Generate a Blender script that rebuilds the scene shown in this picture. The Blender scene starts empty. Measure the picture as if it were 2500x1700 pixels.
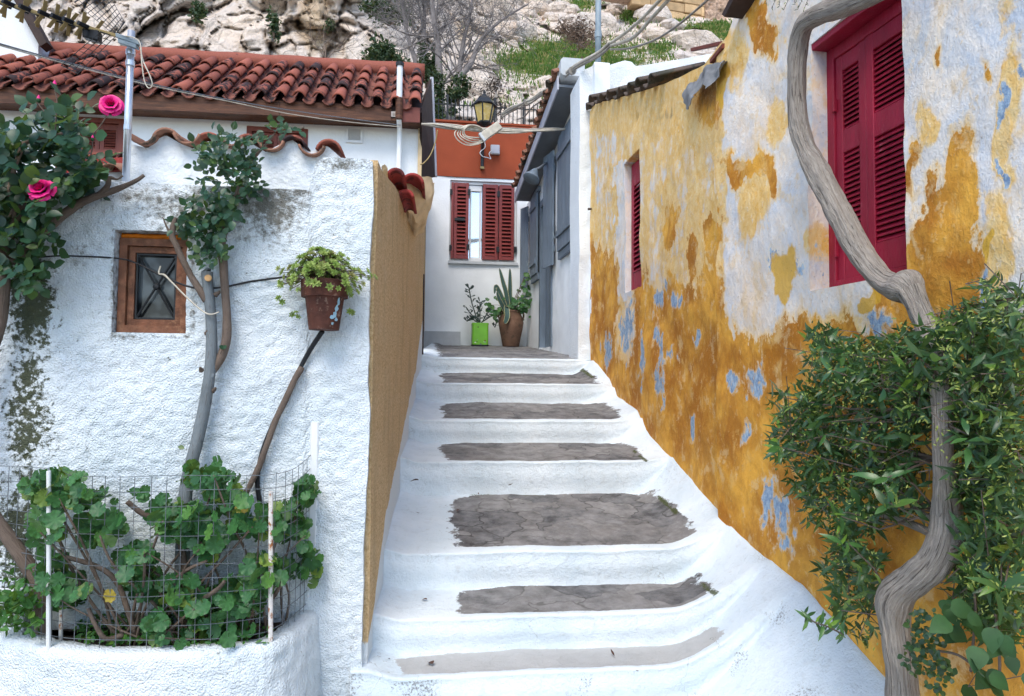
import bpy, math, random
import numpy as np
from mathutils import Vector, Matrix

# ------------------------------------------------------------------ camera, sky, sun, exposure
SC = bpy.context.scene
COL = SC.collection
RNG = random.Random(7)
NPR = np.random.RandomState(11)
F = 1667.0                     # focal length in photo pixels (2500 x 1700)
YAW, PITCH, ROLL = math.radians(7.35), math.radians(2.7), 0.010
CAM = Vector((0, 0, 1.6))
_f = Vector((math.sin(YAW) * math.cos(PITCH), math.cos(YAW) * math.cos(PITCH), math.sin(PITCH)))
_r0 = Vector((math.cos(YAW), -math.sin(YAW), 0))
_u0 = _r0.cross(_f)
_r = _r0 * math.cos(ROLL) + _u0 * math.sin(ROLL)
_u = _u0 * math.cos(ROLL) - _r0 * math.sin(ROLL)
cam_d = bpy.data.cameras.new('camera')
cam = bpy.data.objects.new('camera', cam_d)
COL.objects.link(cam)
SC.camera = cam
cam_d.sensor_width = 36
cam_d.lens = F / 2500 * 36
cam_d.clip_start = 0.05
cam_d.clip_end = 800
_m = Matrix.Identity(4)
for i in range(3):
    _m[i][0] = _r[i]; _m[i][1] = _u[i]; _m[i][2] = -_f[i]; _m[i][3] = CAM[i]
cam.matrix_world = _m

SUN_EL, SUN_AZ = math.radians(53), math.radians(201)      # azimuth: clockwise from +Y, the sun stands behind the camera
W = bpy.data.worlds.new('World')
SC.world = W
W.use_nodes = True
_nt = W.node_tree
_sky = _nt.nodes.new('ShaderNodeTexSky')
_sky.sky_type = 'NISHITA'
_sky.sun_disc = False
_sky.sun_elevation = SUN_EL
_sky.sun_rotation = SUN_AZ
_sky.air_density = 1.0
_sky.dust_density = 0.7
_sky.ozone_density = 1.0
_bg = _nt.nodes['Background']
_nt.links.new(_sky.outputs[0], _bg.inputs[0])
_bg.inputs[1].default_value = 0.15
sun_d = bpy.data.lights.new('sun', 'SUN')
sun_d.energy = 1.5
sun_d.angle = math.radians(30)
sun_d.color = (1.0, 0.91, 0.79)
sun = bpy.data.objects.new('sun', sun_d)
COL.objects.link(sun)
_sd = Vector((math.sin(SUN_AZ) * math.cos(SUN_EL), math.cos(SUN_AZ) * math.cos(SUN_EL), math.sin(SUN_EL)))
sun.rotation_euler = _sd.to_track_quat('Z', 'Y').to_euler()
SC.view_settings.view_transform = 'Standard'
SC.view_settings.look = 'None'
SC.view_settings.gamma = 1
SC.view_settings.exposure = 1.06
SC.view_settings.use_curve_mapping = False
SC.cycles.use_denoising = True
SC.cycles.max_bounces = 6
SC.cycles.diffuse_bounces = 3
SC.cycles.adaptive_threshold = .03
SC.cycles.caustics_reflective = False
SC.cycles.caustics_refractive = False
SC.cycles.transparent_max_bounces = 4

# ------------------------------------------------------------------ projection helpers
def ray(px, py):
    return _r * ((px - 1250) / F) + _u * (-(py - 850) / F) + _f
def PD(px, py, D):
    return CAM + ray(px, py) * D
def PY(px, py, y):
    d = ray(px, py); return CAM + d * ((y - CAM.y) / d.y)
def PZ(px, py, z):
    d = ray(px, py); return CAM + d * ((z - CAM.z) / d.z)
_R = np.array(_r); _U = np.array(_u); _F = np.array(_f); _C = np.array(CAM)
def project(v):
    q = np.asarray(v, float) - _C
    d = q @ _F
    return 1250 + F * (q @ _R) / d, 850 - F * (q @ _U) / d, d

class Frame:
    """vertical wall frame: u runs along the wall, v is height, d is the distance out of the wall"""
    def __init__(s, o, u, flip=False):
        s.o = Vector((o[0], o[1], 0)); s.u = Vector((u[0], u[1], 0)).normalized()
        s.n = Vector((s.u.y, -s.u.x, 0)) * (-1 if flip else 1)
        s.z = Vector((0, 0, 1))
    def P(s, u, v, d=0):
        return s.o + s.u * u + s.z * v + s.n * d
    def uv(s, px, py, d=0):
        r = ray(px, py); o = s.o + s.n * d
        t = (o - CAM).dot(s.n) / r.dot(s.n)
        q = CAM + r * t - o
        return q.dot(s.u), q.z
    def pt(s, px, py, d=0):
        u, v = s.uv(px, py, d); return s.P(u, v, d)

# ------------------------------------------------------------------ noise
def _hash(ix, iy, iz, seed):
    h = (ix * 374761393 + iy * 668265263 + iz * 1440662683 + seed * 974634777) & 0xffffffff
    h = ((h ^ (h >> 13)) * 1274126177) & 0xffffffff
    h = ((h ^ (h >> 16)) * 2246822519) & 0xffffffff
    return ((h ^ (h >> 15)) & 0xffffff) / float(0xffffff) * 2 - 1
def vnoise(p, seed=0):
    p = np.asarray(p, float)
    i = np.floor(p).astype(np.int64); f = p - i
    f = f * f * f * (f * (f * 6 - 15) + 10)
    r = 0
    for a in (0, 1):
        for b in (0, 1):
            for c in (0, 1):
                w = (f[:, 0] if a else 1 - f[:, 0]) * (f[:, 1] if b else 1 - f[:, 1]) * (f[:, 2] if c else 1 - f[:, 2])
                r = r + w * _hash(i[:, 0] + a, i[:, 1] + b, i[:, 2] + c, seed)
    return r
def fbm(p, octv=4, gain=.5, seed=0, ridged=False):
    p = np.asarray(p, float); a, s, t = 1.0, 0, 0
    for k in range(octv):
        n = vnoise(p * 2.03 ** k + 17.3 * k, seed + k)
        s = s + a * (1 - 2 * np.abs(n) if ridged else n); t += a; a *= gain
    return s / t
def cells(p, seed=0):
    """cellular pattern: F1, F2, two random numbers of the cell and the offset from its centre"""
    p = np.asarray(p, float); i = np.floor(p).astype(np.int64)
    b1 = np.full(len(p), 9.0); b2 = b1.copy(); ra = b1 * 0; rb_ = b1 * 0; dl = p * 0
    for a in (-1, 0, 1):
        for b in (-1, 0, 1):
            cx, cy = i[:, 0] + a, i[:, 1] + b; z = cx * 0
            c = np.stack([cx + .5 + .45 * _hash(cx, cy, z, seed), cy + .5 + .45 * _hash(cx, cy, z + 1, seed)], 1)
            d = p - c; r = np.hypot(d[:, 0], d[:, 1]); m = r < b1
            b2 = np.where(m, b1, np.minimum(b2, r)); b1 = np.where(m, r, b1)
            ra = np.where(m, _hash(cx, cy, z + 2, seed), ra); rb_ = np.where(m, _hash(cx, cy, z + 3, seed), rb_); dl = np.where(m[:, None], d, dl)
    return b1, b2, ra, rb_, dl
def sstep(a, b, x):
    t = np.clip((x - a) / (b - a), 0, 1); return t * t * (3 - 2 * t)
def blob(px, py, cx, cy, rx, ry):
    """1 at the centre, 0 on the ellipse, negative outside"""
    return 1 - np.sqrt(((px - cx) / rx) ** 2 + ((py - cy) / ry) ** 2)

# ------------------------------------------------------------------ mesh helpers
ROOT = {}
def mesh(name, v, f, mat=None, smooth=False, attrs=None):
    m = bpy.data.meshes.new(name)
    v = np.asarray(v, np.float32).reshape(-1, 3)
    if isinstance(f, np.ndarray):
        n = f.shape[1]
        m.vertices.add(len(v)); m.vertices.foreach_set('co', v.ravel())
        m.loops.add(f.size); m.loops.foreach_set('vertex_index', f.ravel().astype(np.int32))
        m.polygons.add(len(f))
        m.polygons.foreach_set('loop_start', (np.arange(len(f)) * n).astype(np.int32))
        m.polygons.foreach_set('loop_total', np.full(len(f), n, np.int32))
        m.update(calc_edges=True)
    else:
        m.from_pydata(v.tolist(), [], f)
    if smooth:
        m.polygons.foreach_set('use_smooth', np.ones(len(m.polygons), bool))
    for k, a in (attrs or {}).items():
        a = np.asarray(a, np.float32)
        if a.ndim == 1:
            m.attributes.new(k, 'FLOAT', 'POINT').data.foreach_set('value', a)
        else:
            m.attributes.new(k, 'FLOAT_VECTOR', 'POINT').data.foreach_set('vector', a.ravel())
    if mat: m.materials.append(mat)
    m.update()
    return m
def add(name, me, parent=None, mtx=None):
    o = bpy.data.objects.new(name, me)
    COL.objects.link(o)
    if parent:
        o.parent = parent
        if parent.name in ROOT:
            o.matrix_parent_inverse = Matrix.Translation(-ROOT[parent.name])
    if mtx is not None: o.matrix_basis = mtx
    return o
def tag(o, label=None, cat=None, group=None, kind=None):
    if label: o['label'] = label
    if cat: o['category'] = cat
    if group: o['group'] = group
    if kind: o['kind'] = kind
    return o
def thing(name, label, cat, loc, group=None):
    o = bpy.data.objects.new(name, None); COL.objects.link(o)
    o.empty_display_size = .1
    o.location = loc; ROOT[o.name] = Vector(loc)
    return tag(o, label, cat, group)

class MB:
    def __init__(s): s.v = []; s.f = []; s.n = 0
    def put(s, v, f):
        n = s.n; s.v.extend([tuple(p) for p in v]); s.f.extend([tuple(i + n for i in q) for q in f]); s.n += len(v)
        return s
    def prism(s, a, b, w, h, side, up, ch=.003):
        """bar from a to b with chamfered long edges; w along side, h along up"""
        a, b = Vector(a), Vector(b); side, up = Vector(side).normalized(), Vector(up).normalized()
        ch = min(ch, w * .4, h * .4)
        sec = [(-w/2+ch, -h/2), (w/2-ch, -h/2), (w/2, -h/2+ch), (w/2, h/2-ch), (w/2-ch, h/2), (-w/2+ch, h/2), (-w/2, h/2-ch), (-w/2, -h/2+ch)]
        v = [a + side * x + up * y for x, y in sec] + [b + side * x + up * y for x, y in sec]
        f = [(i, (i+1) % 8, 8 + (i+1) % 8, 8 + i) for i in range(8)] + [tuple(range(7, -1, -1)), tuple(range(8, 16))]
        return s.put(v, f)
    def fbox(s, fr, u0, u1, v0, v1, d0, d1, ch=.003):
        """box in a wall frame"""
        c = ((u0+u1)/2, (v0+v1)/2, (d0+d1)/2)
        if abs(u1-u0) >= abs(v1-v0):
            return s.prism(fr.P(u0, c[1], c[2]), fr.P(u1, c[1], c[2]), abs(v1-v0), abs(d1-d0), fr.z, fr.n, ch)
        return s.prism(fr.P(c[0], v0, c[2]), fr.P(c[0], v1, c[2]), abs(u1-u0), abs(d1-d0), fr.u, fr.n, ch)
    def lathe(s, c, prof, n=24, axis=Vector((0, 0, 1))):
        q = axis.to_track_quat('Z', 'Y'); c = Vector(c); v = []
        for r, z in prof:
            for k in range(n):
                a = 2 * math.pi * k / n
                v.append(c + q @ Vector((r * math.cos(a), r * math.sin(a), z)))
        f = []
        for j in range(len(prof) - 1):
            for k in range(n):
                f.append((j*n+k, j*n+(k+1) % n, (j+1)*n+(k+1) % n, (j+1)*n+k))
        if prof[0][0] > 1e-6: f.append(tuple(range(n-1, -1, -1)))
        if prof[-1][0] > 1e-6: f.append(tuple(range((len(prof)-1)*n, len(prof)*n)))
        return s.put(v, f)
    def tube(s, path, rad, n=6, cap=True):
        v, f, _ = tube_geo(path, rad, n, cap); return s.put(v, f)
    def build(s, name, mat, parent=None, smooth=False):
        return add(name, mesh(name, s.v, s.f, mat, smooth), parent)

def tube_geo(path, rad, n=8, cap=True, lump=0, seed=0, groove=0, twist=0):
    path = [Vector(p) for p in path]; m = len(path)
    if not hasattr(rad, '__len__'): rad = [rad] * m
    T = []
    for i in range(m):
        t = path[min(i+1, m-1)] - path[max(i-1, 0)]
        T.append(t.normalized() if t.length > 1e-9 else Vector((0, 0, 1)))
    nn = T[0].orthogonal().normalized()
    v = []; tc = []; L = 0
    for i in range(m):
        if i:
            L += (path[i] - path[i-1]).length
            nn = (nn - T[i] * nn.dot(T[i]))
            nn = nn.normalized() if nn.length > 1e-6 else T[i].orthogonal().normalized()
        b = T[i].cross(nn)
        for k in range(n):
            a = 2 * math.pi * k / n
            v.append(path[i] + (nn * math.cos(a) + b * math.sin(a)) * rad[i])
            tc.append((math.cos(a + twist * L), math.sin(a + twist * L), L))
    tc = np.array(tc)
    if lump or groove:
        va = np.array([tuple(p) for p in v]); ca = np.repeat(np.array([tuple(p) for p in path]), n, 0)
        d = va - ca
        sc = 1 + lump * fbm(va * (0.35 / max(rad)), 3, seed=seed)[:, None]
        if groove:
            sc = sc - .04 + groove * fbm(tc * np.array([2.2, 2.2, 1.6]), 3, ridged=True, seed=seed + 5)[:, None] + .5 * groove * fbm(tc * np.array([6, 6, 5]) + 3, 3, ridged=True, seed=seed + 9)[:, None]
        v = [Vector(p) for p in ca + d * sc]
    f = []
    for i in range(m-1):
        for k in range(n):
            f.append((i*n+k, i*n+(k+1) % n, (i+1)*n+(k+1) % n, (i+1)*n+k))
    if cap:
        f.append(tuple(range(n-1, -1, -1))); f.append(tuple(range((m-1)*n, m*n)))
    return v, f, tc
def smooth_path(pts, k=6, closed=False):
    """Catmull-Rom through points (any dimension)"""
    P = [np.array(p, float) for p in pts]; out = []
    n = len(P)
    for i in range(n - 1):
        p0, p1, p2, p3 = P[max(i-1, 0)], P[i], P[i+1], P[min(i+2, n-1)]
        for j in range(k):
            t = j / k
            out.append(.5 * ((2*p1) + (-p0+p2)*t + (2*p0-5*p1+4*p2-p3)*t*t + (-p0+3*p1-3*p2+p3)*t**3))
    out.append(P[-1])
    return out
def tube_obj(name, pts, rads, mat, parent=None, n=8, k=6, lump=0, groove=0, seed=0, twist=0):
    if not hasattr(rads, '__len__'): rads = [rads] * len(pts)
    pr = smooth_path([tuple(p) + (r,) for p, r in zip(pts, rads)], k)
    v, f, tc = tube_geo([p[:3] for p in pr], [float(p[3]) for p in pr], n, True, lump, seed, groove, twist)
    return add(name, mesh(name, [tuple(p) for p in v], f, mat, True, {'tc': tc}), parent)

def skirt(v, f, vec):
    """extrude the open borders of a quad sheet by vec: gives a sheet its thickness and its holes their reveals"""
    e = np.vstack([f[:, [0, 1]], f[:, [1, 2]], f[:, [2, 3]], f[:, [3, 0]]]).astype(np.int64)
    key = np.sort(e, 1); key = key[:, 0] * (len(v) + 1) + key[:, 1]
    _, inv, cnt = np.unique(key, return_inverse=True, return_counts=True)
    be = e[cnt[inv] == 1]
    bv = np.unique(be); mp = np.full(len(v), -1, np.int64); mp[bv] = len(v) + np.arange(len(bv)); k = len(bv)
    v2 = np.vstack([v, v[bv], v[bv] + np.asarray(vec)])
    f2 = np.vstack([f, np.stack([mp[be[:, 1]], mp[be[:, 0]], mp[be[:, 0]] + k, mp[be[:, 1]] + k], 1)])
    bv = np.concatenate([bv, bv])
    return v2, f2, bv
def grid_faces(nu, nv):
    i = np.arange(nu - 1)[:, None] * nv + np.arange(nv - 1)[None, :]
    i = i.ravel()
    return np.stack([i, i + nv, i + nv + 1, i + 1], 1)
def wallgrid(name, fr, us, bot, top, dv, mat, parent, holes=(), disp=None, attr=None, thick=.25, ujit=None):
    """wall sheet between the curves bot(u) and top(u), with rectangular holes, displaced out of its plane"""
    us = np.array(us); b = np.array([bot(u) for u in us]); t = np.array([top(u) for u in us])
    nv = max(2, int((t - b).max() / dv)); s = np.linspace(0, 1, nv)
    U = np.repeat(us[:, None], nv, 1); V = b[:, None] + (t - b)[:, None] * s[None, :]
    du = np.median(np.diff(us)) * .5; dvv = (t - b).max() / nv * .5
    for (u0, u1, v0, v1) in holes:
        for e in (u0, u1):
            m = (np.abs(U - e) <= du) & (V > v0 - dvv) & (V < v1 + dvv); U[m] = e
        for e in (v0, v1):
            m = (np.abs(V - e) <= dvv) & (U > u0 - du) & (U < u1 + du); V[m] = e
    if ujit is not None: U = ujit(U, V)
    U = U.ravel(); V = V.ravel()
    f = grid_faces(len(us), nv)
    cu = U[f].mean(1); cv = V[f].mean(1); keep = np.ones(len(f), bool)
    for (u0, u1, v0, v1) in holes:
        keep &= ~((cu > u0) & (cu < u1) & (cv > v0) & (cv < v1))
    f = f[keep]
    d = disp(U, V) if disp is not None else np.zeros_like(U)
    o, u, n = np.array(fr.o), np.array(fr.u), np.array(fr.n)
    v = o + U[:, None] * u + d[:, None] * n; v[:, 2] += V
    # outward winding
    e1 = v[f[0, 1]] - v[f[0, 0]]; e2 = v[f[0, 3]] - v[f[0, 0]]
    if np.dot(np.cross(e1, e2), n) < 0: f = f[:, ::-1]
    v2, f2, bv = skirt(v, f, -n * thick)
    at = {}
    if attr:
        at = {k: np.concatenate([a, a[bv]]) for k, a in attr(v, U, V).items()}
    return add(name, mesh(name, v2, f2, mat, True, at), parent)
# ------------------------------------------------------------------ materials
class NT:
    def __init__(s, name):
        s.m = bpy.data.materials.new(name); s.m.use_nodes = True
        s.t = s.m.node_tree; s.b = s.t.nodes['Principled BSDF']
        s.b.inputs['Specular IOR Level'].default_value = .3
    def n(s, typ, **kw):
        q = s.t.nodes.new('ShaderNode' + typ)
        for k, v in kw.items():
            if k.startswith('_'): setattr(q, k[1:], v)
            else:
                key = int(k[1:]) if k[0] == 'i' and k[1:].isdigit() else k.replace('_', ' ')
                s.set(q.inputs[key], v)
        return q
    def set(s, sock, v):
        if hasattr(v, 'is_output'): s.t.links.new(v, sock)
        elif hasattr(v, 'outputs'): s.t.links.new(v.outputs[0], sock)
        elif sock.type == 'RGBA' and hasattr(v, '__len__') and len(v) == 3: sock.default_value = (*v, 1)
        else: sock.default_value = v
    def pos(s, scale=(1, 1, 1), obj=False):
        if obj: c = s.n('TexCoord').outputs['Object']
        else: c = s.n('NewGeometry').outputs['Position']
        if tuple(scale) == (1, 1, 1): return c
        return s.n('VectorMath', _operation='MULTIPLY', i0=c, i1=scale).outputs[0]
    def noise(s, co, scale, detail=4, rough=.55, dist=0):
        return s.n('TexNoise', Vector=co, Scale=scale, Detail=detail, Roughness=rough, Distortion=dist).outputs[0]
    def math(s, op, a, b=0, c=None):
        q = s.n('Math', _operation=op); s.set(q.inputs[0], a); s.set(q.inputs[1], b)
        if c is not None: s.set(q.inputs[2], c)
        return q.outputs[0]
    def ramp(s, x, a, b, c0=0.0, c1=1.0):
        q = s.n('MapRange', _clamp=True); s.set(q.inputs[0], x)
        for i, v in zip((1, 2, 3, 4), (a, b, c0, c1)): s.set(q.inputs[i], v)
        return q.outputs[0]
    def mix(s, f, a, b, mode='MIX'):
        q = s.n('Mix', _data_type='RGBA', _blend_type=mode); s.set(q.inputs[0], f); s.set(q.inputs[6], a); s.set(q.inputs[7], b)
        return q.outputs[2]
    def attr(s, name):
        return s.n('Attribute', _attribute_name=name).outputs['Fac']
    def bump(s, h, strength, dist, prev=None):
        q = s.n('Bump', Strength=strength, Distance=dist, Height=h)
        if prev is not None: s.set(q.inputs['Normal'], prev)
        return q.outputs[0]
    def out(s, col, rough=.6, normal=None, metal=0):
        s.set(s.b.inputs['Base Color'], col); s.set(s.b.inputs['Roughness'], rough)
        if normal is not None: s.set(s.b.inputs['Normal'], normal)
        s.set(s.b.inputs['Metallic'], metal)
        return s.m
M = {}
def simple(name, col, rough=.6, var=.2, vs=6, bump=.15, bs=60, metal=0, stretch=(1, 1, 1), obj=False, orand=0, col2=None, c2=(.5, .62), spec=.3):
    t = NT(name); co = t.pos(stretch, obj)
    if orand:
        r = t.n('ObjectInfo').outputs['Random']
        co = t.n('VectorMath', _operation='ADD', i0=co, i1=t.n('CombineXYZ', X=t.math('MULTIPLY', r, 37.0), Y=t.math('MULTIPLY', r, 11.0)).outputs[0]).outputs[0]
    n = t.noise(co, vs, 5)
    c = t.mix(t.ramp(n, .25, .75), tuple(x * (1 - var) for x in col), tuple(min(1, x * (1 + var)) for x in col))
    if orand:
        c = t.mix(1.0, c, t.n('CombineColor', Red=t.ramp(r, 0, 1, 1 - orand, 1 + orand), Green=t.ramp(r, 0, 1, 1 - orand, 1 + orand), Blue=t.ramp(r, 0, 1, 1 - orand, 1 + orand)).outputs[0], 'MULTIPLY')
    if col2: c = t.mix(t.ramp(t.noise(co, vs * 1.7, 6, .65), c2[0], c2[1]), c, col2)
    nb = t.noise(co, bs, 4)
    t.b.inputs['Specular IOR Level'].default_value = spec
    M[name] = t.out(c, rough, t.bump(nb, bump, .01), metal)
    return M[name]

def mat_roughcast():
    t = NT('roughcast'); co = t.pos()
    col = t.mix(t.ramp(t.noise(co, 2.2, 4), .35, .7), (.745, .80, .835), (.63, .71, .76))
    dn = t.noise(co, 34, 5, .7); dn2 = t.noise(co, 5, 4, .6)
    col = t.mix(t.ramp(t.math('ADD', t.attr('grey'), t.math('MULTIPLY', t.math('SUBTRACT', dn, .5), .9)), .3, 1.0, 0, .25), col, (.42, .42, .38))
    dirt = t.math('ADD', t.math('ADD', t.attr('dirt'), t.math('MULTIPLY', t.math('SUBTRACT', dn, .5), 2.4)), t.math('MULTIPLY', t.math('SUBTRACT', dn2, .5), .8))
    col = t.mix(t.ramp(dirt, .42, .95, 0, .85), col, t.mix(dn2, (.05, .052, .035), (.16, .14, .10)))
    sp = t.noise(co, 55, 3, .6)
    col = t.mix(t.ramp(sp, .68, .76, 0, .5), col, (.22, .2, .17))
    moss = t.math('ADD', t.attr('moss'), t.math('MULTIPLY', t.math('SUBTRACT', dn, .5), 3.0))
    col = t.mix(t.ramp(moss, .48, .80, 0, .95), col, t.mix(t.noise(co, 60, 3), (.012, .018, .004), (.06, .07, .015)))
    h = t.noise(co, 110, 3, .6); h2 = t.n('TexVoronoi', Vector=co, Scale=120).outputs[0]
    nb = t.bump(t.math('SUBTRACT', h, t.math('MULTIPLY', h2, .5)), 1.0, .009)
    M['roughcast'] = t.out(col, .85, nb)
def mat_stair():
    t = NT('whitewash_steps'); co = t.pos()
    n1 = t.noise(co, 3, 5); n2 = t.noise(co, 22, 5, .65); n3 = t.noise(co, 90, 4, .7)
    col = t.mix(t.ramp(n1, .35, .7), (.72, .79, .84), (.59, .68, .74))
    col = t.mix(t.ramp(n2, .56, .74, 0, .4), col, (.46, .49, .50))
    col = t.mix(t.ramp(t.noise(t.pos((.6, 3, 3)), 9, 5, .7), .6, .72, 0, .35), col, (.82, .84, .85))
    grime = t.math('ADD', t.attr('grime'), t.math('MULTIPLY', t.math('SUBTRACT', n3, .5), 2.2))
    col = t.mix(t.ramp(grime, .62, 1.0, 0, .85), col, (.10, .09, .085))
    w = t.math('ADD', t.attr('worn'), t.math('ADD', t.math('ADD', t.math('MULTIPLY', t.math('SUBTRACT', t.noise(co, 7, 5, .65), .5), .75), t.math('MULTIPLY', t.math('SUBTRACT', n2, .5), .22)), t.math('MULTIPLY', t.math('SUBTRACT', n3, .5), .10)))
    conc = t.mix(t.ramp(t.noise(co, 9, 6, .68), .34, .66), (.055, .056, .06), (.31, .31, .315))
    conc = t.mix(t.ramp(t.noise(co, 2.5, 4), .45, .65, 0, .35), conc, (.15, .13, .12))
    conc = t.mix(t.ramp(n3, .60, .72, 0, .6), conc, (.42, .41, .40))
    v = t.n('TexVoronoi', _feature='DISTANCE_TO_EDGE', Vector=t.n('VectorMath', _operation='ADD', i0=co, i1=t.n('VectorMath', _operation='SCALE', i0=t.n('TexNoise', Vector=co, Scale=6.0).outputs[1], Scale=.25).outputs[0]).outputs[0], Scale=3.2).outputs[0]
    crk = t.math('MULTIPLY', t.ramp(v, .006, .026, 1, 0), t.ramp(t.noise(co, 2.1, 2), .42, .52))
    conc = t.mix(t.math('MULTIPLY', crk, .85), conc, (.03, .028, .025))
    wf = t.ramp(w, .49, .54)
    vc = t.n('TexVoronoi', Vector=t.n('VectorMath', _operation='ADD', i0=co, i1=t.n('VectorMath', _operation='SCALE', i0=t.n('TexNoise', Vector=co, Scale=6.0).outputs[1], Scale=.25).outputs[0]).outputs[0], Scale=3.2)
    conc = t.mix(.35, conc, t.mix(t.n('SeparateColor', Color=vc.outputs['Color']).outputs[0], (.05, .052, .058), (.34, .33, .315)))
    conc = t.mix(t.attr('pale'), conc, (.52, .53, .53))
    col = t.mix(wf, col, conc)
    v3 = t.n('TexVoronoi', _feature='DISTANCE_TO_EDGE', Vector=t.n('VectorMath', _operation='ADD', i0=co, i1=t.n('VectorMath', _operation='SCALE', i0=t.n('TexNoise', Vector=co, Scale=9.0, Detail=3.0).outputs[1], Scale=.3).outputs[0]).outputs[0], Scale=2.3).outputs[0]
    col = t.mix(t.math('MULTIPLY', t.math('MULTIPLY', t.ramp(v3, .001, .006, .55, 0), t.ramp(n1, .45, .6)), t.math('SUBTRACT', 1.0, wf)), col, (.30, .31, .31))
    ms = t.math('ADD', t.attr('moss'), t.math('MULTIPLY', t.math('SUBTRACT', n3, .5), 1.6))
    col = t.mix(t.ramp(ms, .5, .75, 0, .92), col, t.mix(n2, (.015, .022, .006), (.09, .11, .02)))
    hh = t.math('SUBTRACT', t.math('ADD', t.math('MULTIPLY', n2, .6), t.math('MULTIPLY', n3, .3)), t.math('MULTIPLY', t.attr('worn'), .35))
    M['steps'] = t.out(col, .8, t.bump(hh, .9, .02))
def mat_ochre():
    t = NT('peeling_ochre'); co = t.pos(); cs = t.pos((1, 1, .62))
    n1 = t.noise(cs, 8, 6, .66, .5); n2 = t.noise(cs, 36, 5, .7); n3 = t.noise(co, 2.6, 5, .62); n4 = t.noise(co, 60, 4, .65)
    ne = t.noise(t.pos((1, 1, .8)), 9, 6, .62, .3); n5 = t.noise(cs, 17, 6, .7, .6); n6 = t.noise(cs, 4.2, 6, .7, .8)
    base = t.mix(t.ramp(n6, .36, .62), (.55, .60, .67), (.84, .71, .56))
    base = t.mix(t.ramp(n5, .44, .66, 0, .75), base, (.82, .78, .735))
    base = t.mix(t.ramp(n3, .50, .68, 0, .6), base, (.80, .60, .40))
    base = t.mix(t.ramp(n2, .50, .72, 0, .55), base, (.66, .685, .72))
    base = t.mix(t.ramp(n1, .57, .66, 0, .55), base, (.74, .53, .28))
    def edge(a, amp, lo, hi):
        x = t.math('ADD', t.attr(a), t.math('ADD', t.math('MULTIPLY', t.math('SUBTRACT', ne, .5), amp), t.math('ADD', t.math('MULTIPLY', t.math('SUBTRACT', n5, .5), amp * .45), t.math('MULTIPLY', t.math('SUBTRACT', n2, .5), amp * .4))))
        return t.ramp(x, lo, hi)
    yel = t.mix(t.ramp(n5, .35, .65), (.76, .43, .10), (.84, .62, .30))
    yel = t.mix(t.ramp(n2, .56, .68, 0, .65), yel, (.82, .73, .58))
    col = t.mix(edge('yel', 1.4, .36, .66), base, yel)
    halo = t.mix(n5, (.80, .49, .15), (.84, .63, .32))
    col = t.mix(t.math('MULTIPLY', edge('och', 1.2, .22, .50), .8), col, halo)
    och = t.mix(t.ramp(n3, .40, .60), (.46, .175, .016), (.80, .41, .06))
    och = t.mix(t.ramp(n6, .46, .62, 0, .55), och, (.37, .14, .018))
    och = t.mix(t.ramp(n1, .56, .66, 0, .6), och, (.74, .46, .15))
    och = t.mix(t.ramp(n5, .56, .68, 0, .5), och, (.70, .38, .07))
    och = t.mix(t.ramp(n2, .60, .72, 0, .55), och, (.70, .47, .18))
    col = t.mix(edge('och', 1.2, .46, .53), col, och)
    col = t.mix(t.ramp(t.math('ADD', ne, t.math('MULTIPLY', n4, .25)), .69, .76, 0, .5), col, (.76, .55, .28))
    col = t.mix(t.math('MULTIPLY', edge('blu', 1.7, .34, .54), .65), col, (.78, .66, .47))
    blu = t.mix(t.ramp(n2, .40, .66), (.10, .235, .44), (.42, .57, .70))
    col = t.mix(t.math('MULTIPLY', edge('blu', 1.9, .52, .60), .88), col, blu)
    col = t.mix(t.math('MULTIPLY', edge('gold', .9, .44, .60), .9), col, (.70, .40, .04))
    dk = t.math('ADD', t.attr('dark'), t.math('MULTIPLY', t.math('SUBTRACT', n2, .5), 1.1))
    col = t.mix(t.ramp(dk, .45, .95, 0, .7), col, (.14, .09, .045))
    col = t.mix(t.ramp(n4, .62, .74, 0, .55), col, (.22, .15, .09))
    hh = t.math('ADD', t.math('MULTIPLY', n4, .5), n2)
    M['ochre'] = t.out(col, .85, t.bump(hh, .7, .012))
def mat_tile(name, col, dark, amt):
    t = NT(name); r = t.n('ObjectInfo').outputs['Random']
    co = t.n('VectorMath', _operation='ADD', i0=t.pos((1, 1, 1)), i1=t.n('CombineXYZ', X=t.math('MULTIPLY', r, 9.0)).outputs[0]).outputs[0]
    n = t.noise(co, 9, 6, .7); n2 = t.noise(co, 40, 4)
    c = t.mix(r, tuple(x * .75 for x in col), tuple(x * 1.25 for x in col))
    c = t.mix(t.ramp(n2, .4, .75, 0, .45), c, tuple(x * 1.5 for x in col))
    k = t.math('ADD', n, t.ramp(t.math('FRACT', t.math('MULTIPLY', r, 7.13)), 0, 1, -amt, amt))
    c = t.mix(t.ramp(k, .53, .60, 0, .93), c, t.mix(n2, dark, tuple(x * 2 for x in dark)))
    M[name] = t.out(c, .8, t.bump(t.math('ADD', n, t.math('MULTIPLY', n2, .5)), .4, .01))
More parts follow.
